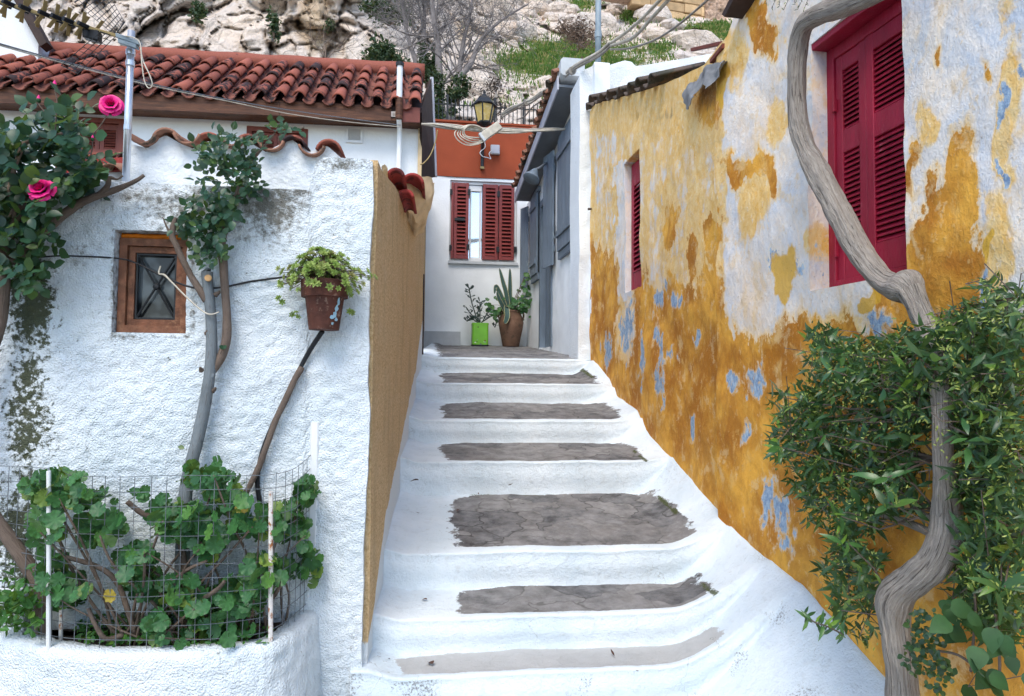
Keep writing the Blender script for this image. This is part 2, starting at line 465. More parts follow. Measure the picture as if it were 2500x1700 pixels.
def mat_leaf(name, a, b, c=None, rough=.42, trans=.25, vein=False, isl=False):
    t = NT(name)
    r = t.n('NewGeometry').outputs['Random Per Island'] if isl else t.n('ObjectInfo').outputs['Random']
    col = t.mix(r, a, b)
    if c: col = t.mix(t.ramp(t.math('FRACT', t.math('MULTIPLY', r, 13.7)), .8, .95, 0, .8), col, c)
    col = t.mix(t.ramp(t.noise(t.pos((1, 1, 1)), 45, 3), .35, .75, 0, .35), col, tuple(x * .5 for x in a))
    if vein:
        x = t.n('SeparateXYZ', Vector=t.n('TexCoord').outputs['Object'])
        an = t.math('ARCTAN2', x.outputs[1], x.outputs[0])
        w = t.math('ABSOLUTE', t.math('SINE', t.math('MULTIPLY', an, 3.5)))
        rr = t.math('POWER', t.math('ADD', t.math('MULTIPLY', x.outputs[0], x.outputs[0]), t.math('MULTIPLY', x.outputs[1], x.outputs[1])), .5)
        col = t.mix(t.ramp(w, 0, .10, .4, 0), col, tuple(min(1, q * 2.6) for q in b))
        z = t.math('ABSOLUTE', t.math('SUBTRACT', rr, .62))
        col = t.mix(t.ramp(z, .02, .14, .22, 0), col, tuple(q * .35 for q in a))
    t.b.inputs['Subsurface Weight'].default_value = 0
    t.set(t.b.inputs['Base Color'], col); t.b.inputs['Roughness'].default_value = rough
    t.b.inputs['Specular IOR Level'].default_value = .45
    tr = t.n('BsdfTranslucent', Color=t.mix(.5, col, (.35, .5, .06)))
    mx = t.n('MixShader', i0=trans, i1=t.b.outputs[0], i2=tr.outputs[0])
    t.t.links.new(mx.outputs[0], t.t.nodes['Material Output'].inputs[0])
    M[name] = t.m
def mat_bark(name, a, b, c, sc=(14, 14, 5), bump=.9, dist=.012):
    t = NT(name)
    co = t.n('VectorMath', _operation='MULTIPLY', i0=t.n('Attribute', _attribute_name='tc').outputs['Vector'], i1=sc).outputs[0]
    n = t.noise(co, 1.0, 6, .65, .4); n2 = t.noise(t.pos(), 30, 5, .6); n3 = t.noise(t.pos(), 6, 3)
    col = t.mix(t.ramp(n, .35, .65), a, b)
    col = t.mix(t.ramp(n, .56, .64, 0, .9), col, c)
    col = t.mix(t.ramp(n3, .5, .7, 0, .4), col, tuple(x * .55 for x in a))
    M[name] = t.out(col, .85, t.bump(t.math('ADD', n, t.math('MULTIPLY', n2, .35)), bump, dist))
def mat_rock():
    t = NT('limestone'); co = t.pos(); cs = t.pos((1, 1, .45))
    n1 = t.noise(cs, .35, 6, .6); n2 = t.noise(co, 1.6, 6, .65, .5); n3 = t.noise(co, 6, 5, .7)
    col = t.mix(t.ramp(n1, .35, .65), (.86, .72, .59), (.66, .60, .56))
    col = t.mix(t.ramp(n2, .48, .66, 0, .75), col, (.86, .78, .70))
    col = t.mix(t.ramp(t.noise(cs, .5, 4, .6), .58, .70, 0, .6), col, (.66, .44, .27))
    col = t.mix(t.ramp(t.math('ADD', t.attr('tan'), t.math('MULTIPLY', t.math('SUBTRACT', n2, .5), .8)), .4, .7, 0, .8), col, (.56, .41, .25))
    v = t.n('TexVoronoi', _feature='DISTANCE_TO_EDGE', Vector=t.n('VectorMath', _operation='ADD', i0=cs, i1=t.n('VectorMath', _operation='SCALE', i0=t.n('TexNoise', Vector=co, Scale=.9, Detail=4.0).outputs[1], Scale=1.4).outputs[0]).outputs[0], Scale=.55).outputs[0]
    col = t.mix(t.ramp(v, .0, .035, .5, 0), col, (.20, .165, .125))
    col = t.mix(t.ramp(t.math('ADD', n3, t.math('MULTIPLY', t.math('SUBTRACT', n2, .5), .8)), .58, .70, 0, .5), col, (.24, .20, .16))
    g = t.math('ADD', t.attr('green'), t.math('ADD', t.math('MULTIPLY', t.math('SUBTRACT', n2, .5), 1.1), t.math('MULTIPLY', t.math('SUBTRACT', n3, .5), .6)))
    gc = t.mix(t.ramp(t.noise(co, 1.3, 4), .4, .62), (.05, .12, .02), (.24, .21, .07))
    col = t.mix(t.ramp(g, .5, .62), col, gc)
    hh = t.math('ADD', n2, t.math('MULTIPLY', n3, .45))
    M['rock'] = t.out(col, .9, t.bump(hh, 1.0, .4))
def mat_beige():
    t = NT('sandy_render'); co = t.pos()
    n = t.noise(t.pos((1, .35, 1)), 85, 4, .7); n2 = t.noise(t.pos((1, .5, 1)), 7, 5, .65); n3 = t.noise(t.pos((1, 1, .25)), 5, 5, .65)
    col = t.mix(t.ramp(n, .35, .65), (.48, .31, .14), (.76, .55, .31))
    col = t.mix(t.ramp(n2, .5, .68, 0, .5), col, (.62, .46, .27))
    col = t.mix(t.ramp(n3, .50, .70, 0, .45), col, (.36, .24, .115))
    w = t.math('ADD', t.attr('wash'), t.math('MULTIPLY', t.math('SUBTRACT', n2, .5), .9))
    col = t.mix(t.ramp(w, .48, .56), col, (.74, .79, .82))
    M['sandy'] = t.out(col, .9, t.bump(t.math('ADD', n, n2), 1.0, .016))
mat_beige(); mat_roughcast(); mat_stair(); mat_ochre(); mat_rock()
mat_tile('roof_tile', (.27, .082, .055), (.010, .010, .012), .17)
mat_tile('pan_tile', (.20, .075, .055), (.010, .010, .012), .06)
mat_tile('old_tile', (.26, .13, .085), (.035, .033, .025), .10)
mat_tile('weathered_tile', (.10, .075, .06), (.03, .03, .022), .10)
mat_tile('painted_tile', (.27, .035, .03), (.05, .01, .01), .0)
simple('plaster', (.82, .855, .875), .85, .07, 2.5, .35, 40)
simple('plaster_coarse', (.76, .80, .825), .85, .06, 3, .9, 55, col2=(.42, .42, .40), c2=(.66, .78))
simple('plaster_grey', (.50, .53, .55), .85, .15, 5, .35, 40)
simple('beige_render', (.47, .315, .155), .9, .22, 70, 1.0, 160, col2=(.66, .48, .28), c2=(.56, .70))
simple('cream_mortar', (.66, .50, .30), .85, .2, 7, .5, 30, col2=(.1, .09, .05), c2=(.66, .75))
simple('orange_plaster', (.30, .062, .025), .85, .14, 2.5, .35, 70)
simple('fascia_wood', (.080, .032, .017), .6, .6, 5, .4, 30, stretch=(.6, 3, 6), col2=(.17, .07, .033), c2=(.5, .75))
simple('dark_wood', (.045, .028, .024), .7, .4, 8, .3, 30)
simple('frame_wood', (.175, .072, .038), .65, .6, 9, .3, 40, stretch=(2, 2, 2), col2=(.30, .15, .08), c2=(.52, .75))
simple('crimson_paint', (.29, .010, .034), .5, .25, 9, .35, 70, stretch=(1, 1, .4), col2=(.42, .10, .13), c2=(.62, .74), spec=.35)
simple('maroon_paint', (.21, .036, .032), .42, .15, 12, .12, 60, spec=.4)
simple('brown_paint', (.17, .045, .032), .5, .2, 10, .15, 60)
simple('grey_paint', (.165, .21, .26), .55, .18, 8, .25, 60, stretch=(1, 1, .4))
simple('soffit_paint', (.16, .18, .205), .7, .15, 5, .3, 50)
simple('fascia_grey', (.45, .46, .52), .6, .12, 5, .2, 50)
simple('galvanised', (.62, .65, .70), .32, .12, 15, .06, 50, metal=.75)
simple('grey_post', (.25, .31, .35), .5, .2, 12, .1, 50)
simple('black_iron', (.018, .02, .023), .45, .3, 15, .12, 60)
simple('black_plastic', (.012, .013, .016), .4, .2, 15, .05, 60)
simple('white_plastic', (.72, .74, .75), .4, .06, 10, .05, 60)
simple('cable_cream', (.50, .46, .38), .55, .3, 14, .1, 60)
simple('cable_grey', (.27, .25, .22), .6, .3, 14, .1, 60)
simple('brass_boom', (.30, .22, .095), .45, .25, 12, .08, 60, metal=.3)
simple('rust_white', (.62, .60, .57), .7, .12, 20, .4, 60, col2=(.30, .12, .045), c2=(.52, .6))
simple('wire', (.16, .18, .20), .5, .2, 20, .0, 60, metal=.5)
simple('stone_ashlar', (.52, .36, .20), .9, .25, 2.2, .6, 9, orand=.25, col2=(.24, .15, .09), c2=(.6, .72))
simple('rubble', (.44, .31, .23), .9, .35, 4, 1, 6, col2=(.16, .11, .08), c2=(.55, .65))
simple('soil', (.045, .033, .024), .95, .5, 25, .8, 60)
simple('ground_earth', (.22, .2, .17), .95, .3, 1, .5, 8)
simple('foam', (.62, .17, .01), .8, .2, 20, .5, 40)
simple('terracotta_dark', (.085, .030, .020), .75, .6, 12, .45, 50, col2=(.26, .17, .13), c2=(.58, .68))
simple('terracotta_jar', (.15, .085, .055), .85, .35, 6, .35, 45, col2=(.06, .04, .03), c2=(.55, .72))
simple('green_tin', (.18, .50, .035), .4, .12, 6, .1, 30, spec=.45)
simple('blue_flake', (.28, .45, .55), .7, .2, 30, .2, 60)
simple('grey_tarp', (.19, .195, .20), .6, .3, 8, .3, 30)
simple('lantern_glass', (.50, .36, .10), .35, .2, 12, .08, 40, col2=(.62, .55, .38), c2=(.5, .8))
simple('cut_wood', (.50, .30, .14), .8, .2, 40, .1, 60)
simple('rose_pink', (.72, .012, .20), .45, .2, 40, .05, 60, spec=.3)
simple('bark_plain', (.17, .125, .095), .85, .4, 25, .5, 60)
simple('stem_brown', (.12, .09, .07), .8, .45, 20, .5, 70)
simple('tree_grey', (.21, .19, .185), .9, .25, 8, .4, 20)
simple('dry_leaf', (.10, .05, .035), .8, .4, 20, .2, 60, orand=.4)
mat_bark('vine_bark', (.31, .265, .225), (.60, .535, .465), (.07, .055, .045), (6, 6, 7), 1.0, .035)
mat_bark('rose_bark', (.13, .155, .17), (.20, .225, .24), (.09, .085, .08), (5, 5, 20), .5, .005)
mat_bark('brown_bark', (.13, .095, .075), (.20, .155, .125), (.05, .035, .03), (5, 5, 14), .8, .008)
mat_leaf('rose_leaf', (.012, .052, .034), (.025, .092, .046), (.10, .17, .03))
mat_leaf('rose_leaf_mass', (.010, .044, .029), (.021, .078, .04), (.08, .14, .03), isl=True)
mat_leaf('geranium_leaf', (.024, .105, .034), (.05, .175, .044), (.10, .24, .04), .5, .2, vein=True)
mat_leaf('geranium_mass', (.024, .10, .035), (.05, .17, .045), (.2, .28, .04), .5, .2, isl=True)
mat_leaf('shrub_leaf', (.020, .07, .034), (.065, .17, .045), (.20, .36, .045), .3, .2)
mat_leaf('shrub_mass', (.020, .06, .028), (.055, .13, .04), (.20, .30, .045), .35, .2, isl=True)
mat_leaf('vine_leaf', (.010, .048, .012), (.02, .08, .018), None, .65, .08)
mat_leaf('bud_green', (.20, .28, .05), (.36, .40, .10), None, .5, .2, isl=True)
mat_leaf('clover', (.03, .12, .025), (.05, .18, .03), (.12, .24, .03), .5, .25, isl=True)
mat_leaf('succulent', (.24, .36, .08), (.42, .52, .16), (.34, .26, .12), .5, .15)
mat_leaf('dark_fleshy', (.03, .055, .055), (.05, .085, .08), None, .45, .05)
mat_leaf('agave', (.045, .095, .09), (.06, .12, .105), None, .5, .05)
mat_leaf('agave_margin', (.42, .40, .20), (.5, .46, .25), None, .5, .05)
mat_leaf('hill_bush', (.028, .06, .03), (.05, .09, .035), (.12, .12, .05), .7, .1, isl=True)
mat_leaf('hill_grass', (.045, .13, .018), (.13, .23, .03), (.46, .37, .15), .8, .2, isl=True)
mat_leaf('yellow_leaf', (.34, .24, .03), (.4, .32, .05), None, .5, .2)
# ------------------------------------------------------------------ layout of the place
def xy(p): return Vector((p[0], p[1], 0))
STEPS = [(1640, 3.24, 1592, 3.46), (1500, 3.51, 1432, 3.92), (1345, 3.94, 1207, 5.0), (1127, 5.02, 1081, 5.74),
         (1027, 5.76, 984, 6.68), (938, 6.7, 913, 7.56), (878, 7.6, 847, 12.0)]
PA = PD(890, 1655, 3.2); PB = PD(1030, 700, 7.4)
FW = Frame(PA, (1, 0))                                     # roughcast garden wall, u = 0 at its corner
FB = Frame(PA, xy(PB - PA))                                # its beige return along the stairs
XR = PD(1447, 880, 7.6).x
FR = Frame((XR, 0), (0, 1), flip=True)                     # ochre wall beside the upper stairs, u = world y
YS = FR.uv(1765, 1000)[0]                                  # seam between the two ochre walls
FN = Frame((XR - .03, YS), ray(930, 930), flip=True)       # nearer ochre wall, u negative towards the camera
PG0 = PD(1445, 830, 7.7); PG1 = PD(1285, 845, 12.0)
FG = Frame(PG0, xy(PG1 - PG0), flip=True)                  # wall of the grey-shuttered house
YRED = PD(1180, 700, 12.0).y
FRED = Frame((0, YRED), (1, 0))
YH = PD(700, 300, 8.6).y
FH = Frame((0, YH), (1, 0))

def x_left(y):
    return PA.x + (y - PA.y) * (PB.x - PA.x) / (PB.y - PA.y) if y > PA.y else PA.x
def x_right(y):
    if y < YS: return FN.o.x + (y - YS) * FN.u.x / FN.u.y
    if y < PG0.y: return XR
    return PG0.x + (y - PG0.y) * FG.u.x / FG.u.y
_base = []
for px, py in [(1447, 880), (1488, 925), (1504, 968), (1560, 1003), (1578, 1050), (1690, 1170), (1810, 1310), (1960, 1430), (2150, 1640), (2320, 1830)]:
    p = (FN if px > 1765 else FR).pt(px, py); _base.append((p.y, p.z))
_base.sort()
def z_bank(y): return np.interp(y, [b[0] for b in _base], [b[1] for b in _base])

# ------------------------------------------------------------------ ground and stairs
prof = []
for (yf, Df, yb, Db) in STEPS:
    a, b = PD(1350, yf, Df), PD(1350, yb, Db); prof.append((a.y, a.z, b.y, b.z))
prof = [(p[0], p[1], prof[i+1][0] if i < 6 else p[2], p[3]) for i, p in enumerate(prof)]
Z_LOW = prof[0][1] - .19
add('ground', mesh('ground', [(-250, -250, Z_LOW - .35), (250, -250, Z_LOW - .35), (250, 250, Z_LOW - .35), (-250, 250, Z_LOW - .35)], [(0, 1, 2, 3)], M['ground_earth']))
tag(bpy.data.objects['ground'], kind='structure')
stairs = bpy.data.objects.new('stairs', None); COL.objects.link(stairs); tag(stairs, kind='structure')
WORN = [(975, 1745, 1), (1115, 1722, 1), (1100, 1650, 1), (1078, 1550, 1), (1078, 1496, 1), (1078, 1446, 1), (1068, 1412, 1)]
def build_step(i):
    yf, zf, yb, zb = prof[i]
    z0 = prof[i-1][3] if i else Z_LOW
    r = .017
    P = [(yf + .004 * math.sin(k), z0 + (zf - r - z0) * t, -1) for k, t in enumerate(np.linspace(0, 1, 9))]
    P[0] = (yf, z0, -1)
    if i == 0:
        P = [(y, Z_LOW, -1) for y in np.linspace(-3, yf - .01, 30)] + P
    for t in (.25, .5, .75, 1):
        a = t * math.pi / 2
        P.append((yf + r * (1 - math.cos(a)), zf - r + r * math.sin(a), 0))
    L = yb - yf
    for t in np.linspace(0, 1, max(9, int(L / .035)))[1:]:
        y = yf + r + (L - r) * t
        P.append((y, zf + (zb - zf) * (y - yf) / L, t))
    nx = 110; s = np.linspace(0, 1, nx)
    V = []; TT = []
    off = len(P) - 0
    first = 30 if i == 0 else 0
    for ip, (y, z, t) in enumerate(P):
        kk = ip - first if ip >= first else 0
        xl, xr = x_left(y) - .06, x_right(y) + .06
        x = xl + (xr - xl) * s
        zbk = z_bank(y)
        wr = np.clip(1 - ((xr - .06) - x) / np.interp(y, [2.5, 3.3, 3.8, 5, 7.5, 8.5], [.80, .66, .40, .28, .24, .12]), 0, 1) ** 1.5
        if y > PG0.y: wr = wr * 0; 
        wl = sstep(.16, .0, x - xl - .06) * .5
        zz = z * (1 - wr) + zbk * wr + wl * .07
        sp = np.interp(t, [-1, -1, 0, 1], [0, 0, .06, 0]) if t >= 0 else (.06 * kk / 9 if kk < 9 else 0)
        V.append(np.stack([x, y + wr * sp, zz], 1)); TT.append(np.full(nx, t))
    V = np.vstack(V); TT = np.concatenate(TT)
    V[:, 1] += .018 * fbm(V * [2.2, .3, .3], 3, seed=3)
    V[:, 2] += .012 * fbm(V * [3.5, 3.5, 3.5], 5, gain=.6, seed=8)
    px, py, _ = project(V)
    ym = (STEPS[i][0] + STEPS[i][2]) / 2
    x0, x1, wgt = WORN[i]
    a = PY(x0, ym, (yf + yb) / 2).x; b = PY(x1, ym, (yf + yb) / 2).x
    if i == 6: a -= .02; b += .02
    ex = np.abs((V[:, 0] - (a + b) / 2) / ((b - a) / 2))
    tt = np.clip(TT, 0, 1)
    shape = 1 - ex ** 4 - (np.clip(2 * tt - 1, -.7, 1) if i < 6 else tt * .2) ** 6 * .9
    worn = np.where(TT > .04, np.clip(.5 + .55 * shape, 0, 1), 0) * wgt
    big = fbm(V * [5, 5, 5], 3, seed=21)
    moss = np.where(TT >= 0, .9 * np.clip(1.2 - np.abs(ex - .97) / .035, 0, 1) * (V[:, 0] > (a + b) / 2), 0) + .5 * sstep(.9, 1, tt) * sstep(.1, .4, big) * (ex < 1)
    moss = np.clip(moss * 1.25 * sstep(-.25, .25, big), 0, 1) * (1 if i in (1, 2, 3, 5) else .5)
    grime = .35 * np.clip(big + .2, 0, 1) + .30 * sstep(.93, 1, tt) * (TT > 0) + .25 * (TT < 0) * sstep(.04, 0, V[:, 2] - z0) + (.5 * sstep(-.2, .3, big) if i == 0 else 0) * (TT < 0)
    nv = len(P)
    idx = np.arange(nv * nx).reshape(nv, nx)
    f = np.stack([idx[:-1, :-1], idx[:-1, 1:], idx[1:, 1:], idx[1:, :-1]], -1).reshape(-1, 4)
    return add('step', mesh('step', V, f, M['steps'], True, {'worn': worn, 'moss': moss, 'grime': grime, 'pale': np.full(len(V), .72 if i == 0 else 0.0)}), stairs)
for i in range(7): build_step(i)

# ------------------------------------------------------------------ garden wall with beige return
garden = thing('garden_wall', 'white roughcast garden wall with beige side along the stairs and a small wooden window', 'wall', tuple(xy(PA)))
_top = [FW.uv(px, py) for px, py in [(-700, 440), (300, 447), (690, 466), (757, 468), (767, 408), (792, 388), (900, 391), (922, 402), (935, 415)]]
w_u0 = (FW.uv(288, 582)[0] + FW.uv(278, 812)[0]) / 2; w_u1 = (FW.uv(457, 588)[0] + FW.uv(466, 815)[0]) / 2
w_v1 = FW.uv(370, 568)[1]; w_v0 = FW.uv(370, 814)[1]
def wall_disp(U, V):
    p = np.stack([U, V, U * 0], 1)
    return .03 + .022 * fbm(p * 2.3, 3, seed=2) + .007 * fbm(p * 30, 3, seed=5) + .006 * vnoise(p * 62, 9)
def wall_attr(v, U, V):
    px, py, _ = project(v)
    big = fbm(v * 4, 4, seed=31)
    d = np.maximum.reduce([blob(px, py, 660, 500, 160, 140) * .75 + .15, blob(px, py, 430, 500, 190, 80) * .8 + .1, blob(px, py, 560, 470, 330, 40) * .9, blob(px, py, 760, 650, 150, 140) * .35,  blob(px, py, 330, 480, 130, 30) * .8, blob(px, py, 830, 560, 100, 60) * .5, blob(px, py, 160, 900, 60, 300) * .35,
                           blob(px, py, 360, 560, 120, 30) * .5, blob(px, py, 845, 400, 110, 50) * 1.1, blob(px, py, 850, 470, 100, 100) * .6, blob(px, py, 205, 620, 70, 70) * .7,
                           blob(px, py, 860, 1540, 60, 90) * .4, blob(px, py, 740, 620, 110, 60) * .4, np.full_like(px, .05)]) + .25 * big
    d = np.maximum(d, .85 * sstep(14, 2, np.abs(py - np.interp(px, [0, 300, 690, 757], [452, 452, 470, 472]))) * (px < 757) * (px > 520))
    win = np.maximum(np.abs((px - 372) / 100), np.abs((py - 692) / 132))
    d = np.maximum(d, .7 * sstep(.12, .0, np.abs(win - .98)))
    g = np.maximum(blob(px, py, 660, 510, 130, 110) * .8, blob(px, py, 800, 420, 100, 60) * .6)
    m = np.maximum.reduce([blob(px, py, 78, 760, 80, 180), blob(px, py, 64, 1080, 80, 380), blob(px, py, 45, 1300, 110, 230)]) * 1.4
    m = np.maximum(m, -.6) * .62 + .22 + .5 * big
    return {'dirt': d, 'grey': g, 'moss': np.where(m > 0, m, 0)}
us = np.arange(_top[0][0], -.009, .0125); us = np.append(us, 0.0)
wallgrid('roughcast_face', FW, us, lambda u: Z_LOW - .3, lambda u: float(np.interp(u, [t[0] for t in _top], [t[1] for t in _top])), .0125,
         M['roughcast'], garden, [(w_u0, w_u1, w_v0, w_v1)], wall_disp, wall_attr, .28,
         ujit=lambda U, V: U + (.016 * fbm(np.stack([V * 5, V * 0, V * 0], -1).reshape(-1, 3), 4, seed=44).reshape(U.shape) - .006) * sstep(-.06, 0, U))
_tb = [FB.uv(px, py) for px, py in [(926, 418), (960, 455), (1010, 542), (1034, 560), (1040, 565)]]
def beige_disp(U, V):
    p = np.stack([U, V, U * 0], 1)
    return .012 + .008 * fbm(p * 1.6, 2, seed=12)
bL = (PB - PA).xy.length
wallgrid('beige_return', FB, np.linspace(.012, bL + .25, 150), lambda u: Z_LOW - .3, lambda u: float(np.interp(u, [t[0] for t in _tb], [t[1] for t in _tb])), .03,
         M['sandy'], garden, disp=beige_disp, thick=.09, attr=lambda v, U, V: {'wash': .5 - (v[:, 2] - np.interp(v[:, 1], [p[0] for p in prof], [p[3] for p in prof]) - .05) / .14})
MB().prism(FB.P(bL + .1, 1.4, .012), FB.P(bL + .1, 2.75, .012), .07, .02, FB.u, FB.n).build('dark_plank', M['dark_wood'], garden)

# small timber window in the wall
def mitred(mb, fr, u0, u1, v0, v1, w, d0, d1):
    o = [(u0, v0), (u1, v0), (u1, v1), (u0, v1)]; i = [(u0+w, v0+w), (u1-w, v0+w), (u1-w, v1-w), (u0+w, v1-w)]
    for k in range(4):
        q = (k+1) % 4
        a = [o[k], o[q], i[q], i[k]]
        v = [fr.P(x, y, d0) for x, y in a] + [fr.P(x, y, d1) for x, y in a]
        mb.put(v, [(0, 1, 2, 3), (7, 6, 5, 4), (0, 4, 5, 1), (1, 5, 6, 2), (2, 6, 7, 3), (3, 7, 4, 0)])
    return mb
fv1 = FW.uv(370, 582)[1]
win = mitred(MB(), FW, w_u0 + .004, w_u1 - .004, w_v0 + .003, fv1, .034, -.07, -.012).build('window', M['frame_wood'], garden)
a0, a1, b0, b1 = w_u0 + .040, w_u1 - .040, w_v0 + .038, fv1 - .036
mitred(MB(), FW, a0, a1, b0, b1, .028, -.08, -.03).build('sash', M['frame_wood'], win)
c0, c1, e0, e1 = a0 + .026, a1 - .026, b0 + .026, b1 - .026
_t = NT('window_glass'); _c = _t.mix(_t.ramp(_t.noise(_t.pos(), 7, 2), .42, .58), (.012, .014, .016), (.10, .12, .13))
M['glass'] = _t.out(_c, .15); _t.b.inputs['Specular IOR Level'].default_value = .35
MB().fbox(FW, c0, c1, e0, e1, -.075, -.068, .001).build('pane', M['glass'], win)
g = mitred(MB(), FW, c0 + .004, c1 - .004, e0 + .004, e1 - .004, .008, -.05, -.038)
for (p, q) in (((c0+.01, e0+.01), (c1-.01, e1-.01)), ((c0+.01, e1-.01), (c1-.01, e0+.01))):
    g.tube([FW.P(*p, -.044), FW.P(*q, -.044)], .0055, 6)
g.lathe(FW.P((c0+c1)/2, (e0+e1)/2, -.05), [(.001, .018), (.012, .015), (.017, .006), (.017, 0)], 14, FW.n)
g.build('iron_grille', M['black_iron'], win)
fo = tube_geo([FW.P(u, fv1 + .012, -.035) for u in np.linspace(w_u0 + .005, w_u1 - .005, 40)], .013, 8, True, .5, 3)
add('foam_seal', mesh('foam_seal', [tuple(p) for p in fo[0]], fo[1], M['foam'], True), win)

# barrel tile used everywhere: y up the slope, z out of the roof
def tile_mesh(name, r0, r1, L, th, mat, arc=math.pi, n=8, ny=3):
    v = []; 
    for j in range(ny):
        t = j / (ny - 1); r = r0 + (r1 - r0) * t
        for rr in (r, r - th):
            for k in range(n + 1):
                a = (math.pi - arc) / 2 + arc * k / n
                v.append((rr * math.cos(a), L * t, rr * math.sin(a)))
    w = n + 1; f = []
    for j in range(ny - 1):
        o = j * 2 * w; q = (j + 1) * 2 * w
        for k in range(n):
            f.append((o+k, o+k+1, q+k+1, q+k)); f.append((o+w+k+1, o+w+k, q+w+k, q+w+k+1))
        f.append((o, q, q+w, o+w)); f.append((o+n, o+w+n, q+w+n, q+n))
    for k in range(n): f.append((k+1, k, w+k, w+k+1))
    o = (ny-1) * 2 * w
    for k in range(n): f.append((o+k, o+k+1, o+w+k+1, o+w+k))
    return mesh(name, v, f, mat, True)
def basis(x, y, z, o):
    m = Matrix.Identity(4)
    for i in range(3): m[i][0] = x[i]; m[i][1] = y[i]; m[i][2] = z[i]; m[i][3] = o[i]
    return m
# raised tier behind with a coping of barrel tiles
FT = Frame((0, PA.y + .17), (1, 0))
tier = thing('tiled_wall', 'white plastered upper wall capped with a wavy row of barrel tiles', 'wall', tuple(FT.P(FT.uv(540, 440)[0], FT.uv(540, 440)[1])))
_tt = [FT.uv(px, py) for px, py in [(318, 352), (360, 362), (385, 340), (405, 330), (440, 350), (470, 362), (505, 345), (540, 350), (570, 366), (605, 345), (650, 372), (690, 350), (715, 343), (755, 372), (800, 358), (835, 388), (850, 400)]]
wallgrid('plaster_face', FT, np.arange(_tt[0][0], _tt[-1][0], .012), lambda u: .5, lambda u: float(np.interp(u, [t[0] for t in _tt], [t[1] for t in _tt])), .014,
         M['plaster_coarse'], tier, disp=lambda U, V: .02 * fbm(np.stack([U, V, U*0], 1) * 3.5, 4, seed=40) + .006 * fbm(np.stack([U, V, U*0], 1) * 30, 3, seed=41), thick=.2)
cov = tile_mesh('tile', .068, .060, .40, .012, M['old_tile'], 2.7, 10)
cov2 = tile_mesh('tile', .068, .060, .40, .012, M['roof_tile'], 2.7, 10)
for k, (px, py, up) in enumerate([(345, 352, -1), (405, 312, 1), (455, 352, -1), (510, 323, 1), (560, 358, -1), (606, 327, 1), (660, 368, -1), (715, 330, 1), (760, 380, -1), (803, 340, 1)]):
    p = FT.pt(px, py, .05)
    z = Vector((0, -.12, 1)).normalized() * up; y = Vector((.06 * RNG.uniform(-1, 1), 1, .12)).normalized(); x = y.cross(z)
    o = p - z * .066
    add('tile', cov2 if k in (3, 5, 7, 9) else cov, tier, basis(x, y, z, o))
# sloping coping of mortar and painted tiles on the beige return
cop = thing('mortared_coping', 'cream mortar coping with dark red barrel tiles on the beige wall end', 'coping', tuple(FB.pt(1000, 520)))
tc_ = np.array(smooth_path([(938, 408, 4.3), (965, 420, 4.6), (1000, 428, 5.0), (1035, 430, 5.3), (1052, 444, 5.5), (1055, 458, 5.6)], 8)); bc_ = np.array(smooth_path([(938, 424, 4.3), (962, 470, 4.6), (990, 512, 5.0), (1014, 550, 5.3), (1036, 530, 5.5), (1050, 490, 5.6)], 8))
gv_ = []
for a, b in zip(tc_, bc_):
    for t in np.linspace(0, 1, 16):
        m_ = a * (1 - t) + b * t; gv_.append(tuple(PD(m_[0], m_[1], m_[2] - .12 * math.sin(math.pi * t))))
gv_ = np.array(gv_); gv_ += .05 * np.stack([fbm(gv_ * 5 + 4 * s, 4, seed=160 + s) for s in range(3)], 1)
v2, f2, _b = skirt(gv_, grid_faces(len(tc_), 16), (-.02, .5, .0))
add('mortar', mesh('mortar', v2, f2, M['cream_mortar'], True), cop)
for px, py, dd, r in [(992, 466, 4.5, .06), (1010, 428, 4.85, .085), (968, 414, 4.3, .06)]:
    c = PD(px, py, dd); y = (FB.u + Vector((0, 0, -.02))).normalized(); z = Vector((.1, -.1, 1)); z = (z - y * y.dot(z)).normalized(); x = y.cross(z)
    add('tile', tile_mesh('tile', r, r * .85, .42, .02, M['painted_tile'], 2.7, 10), cop, basis(x, y, z, c - z * r * .8))

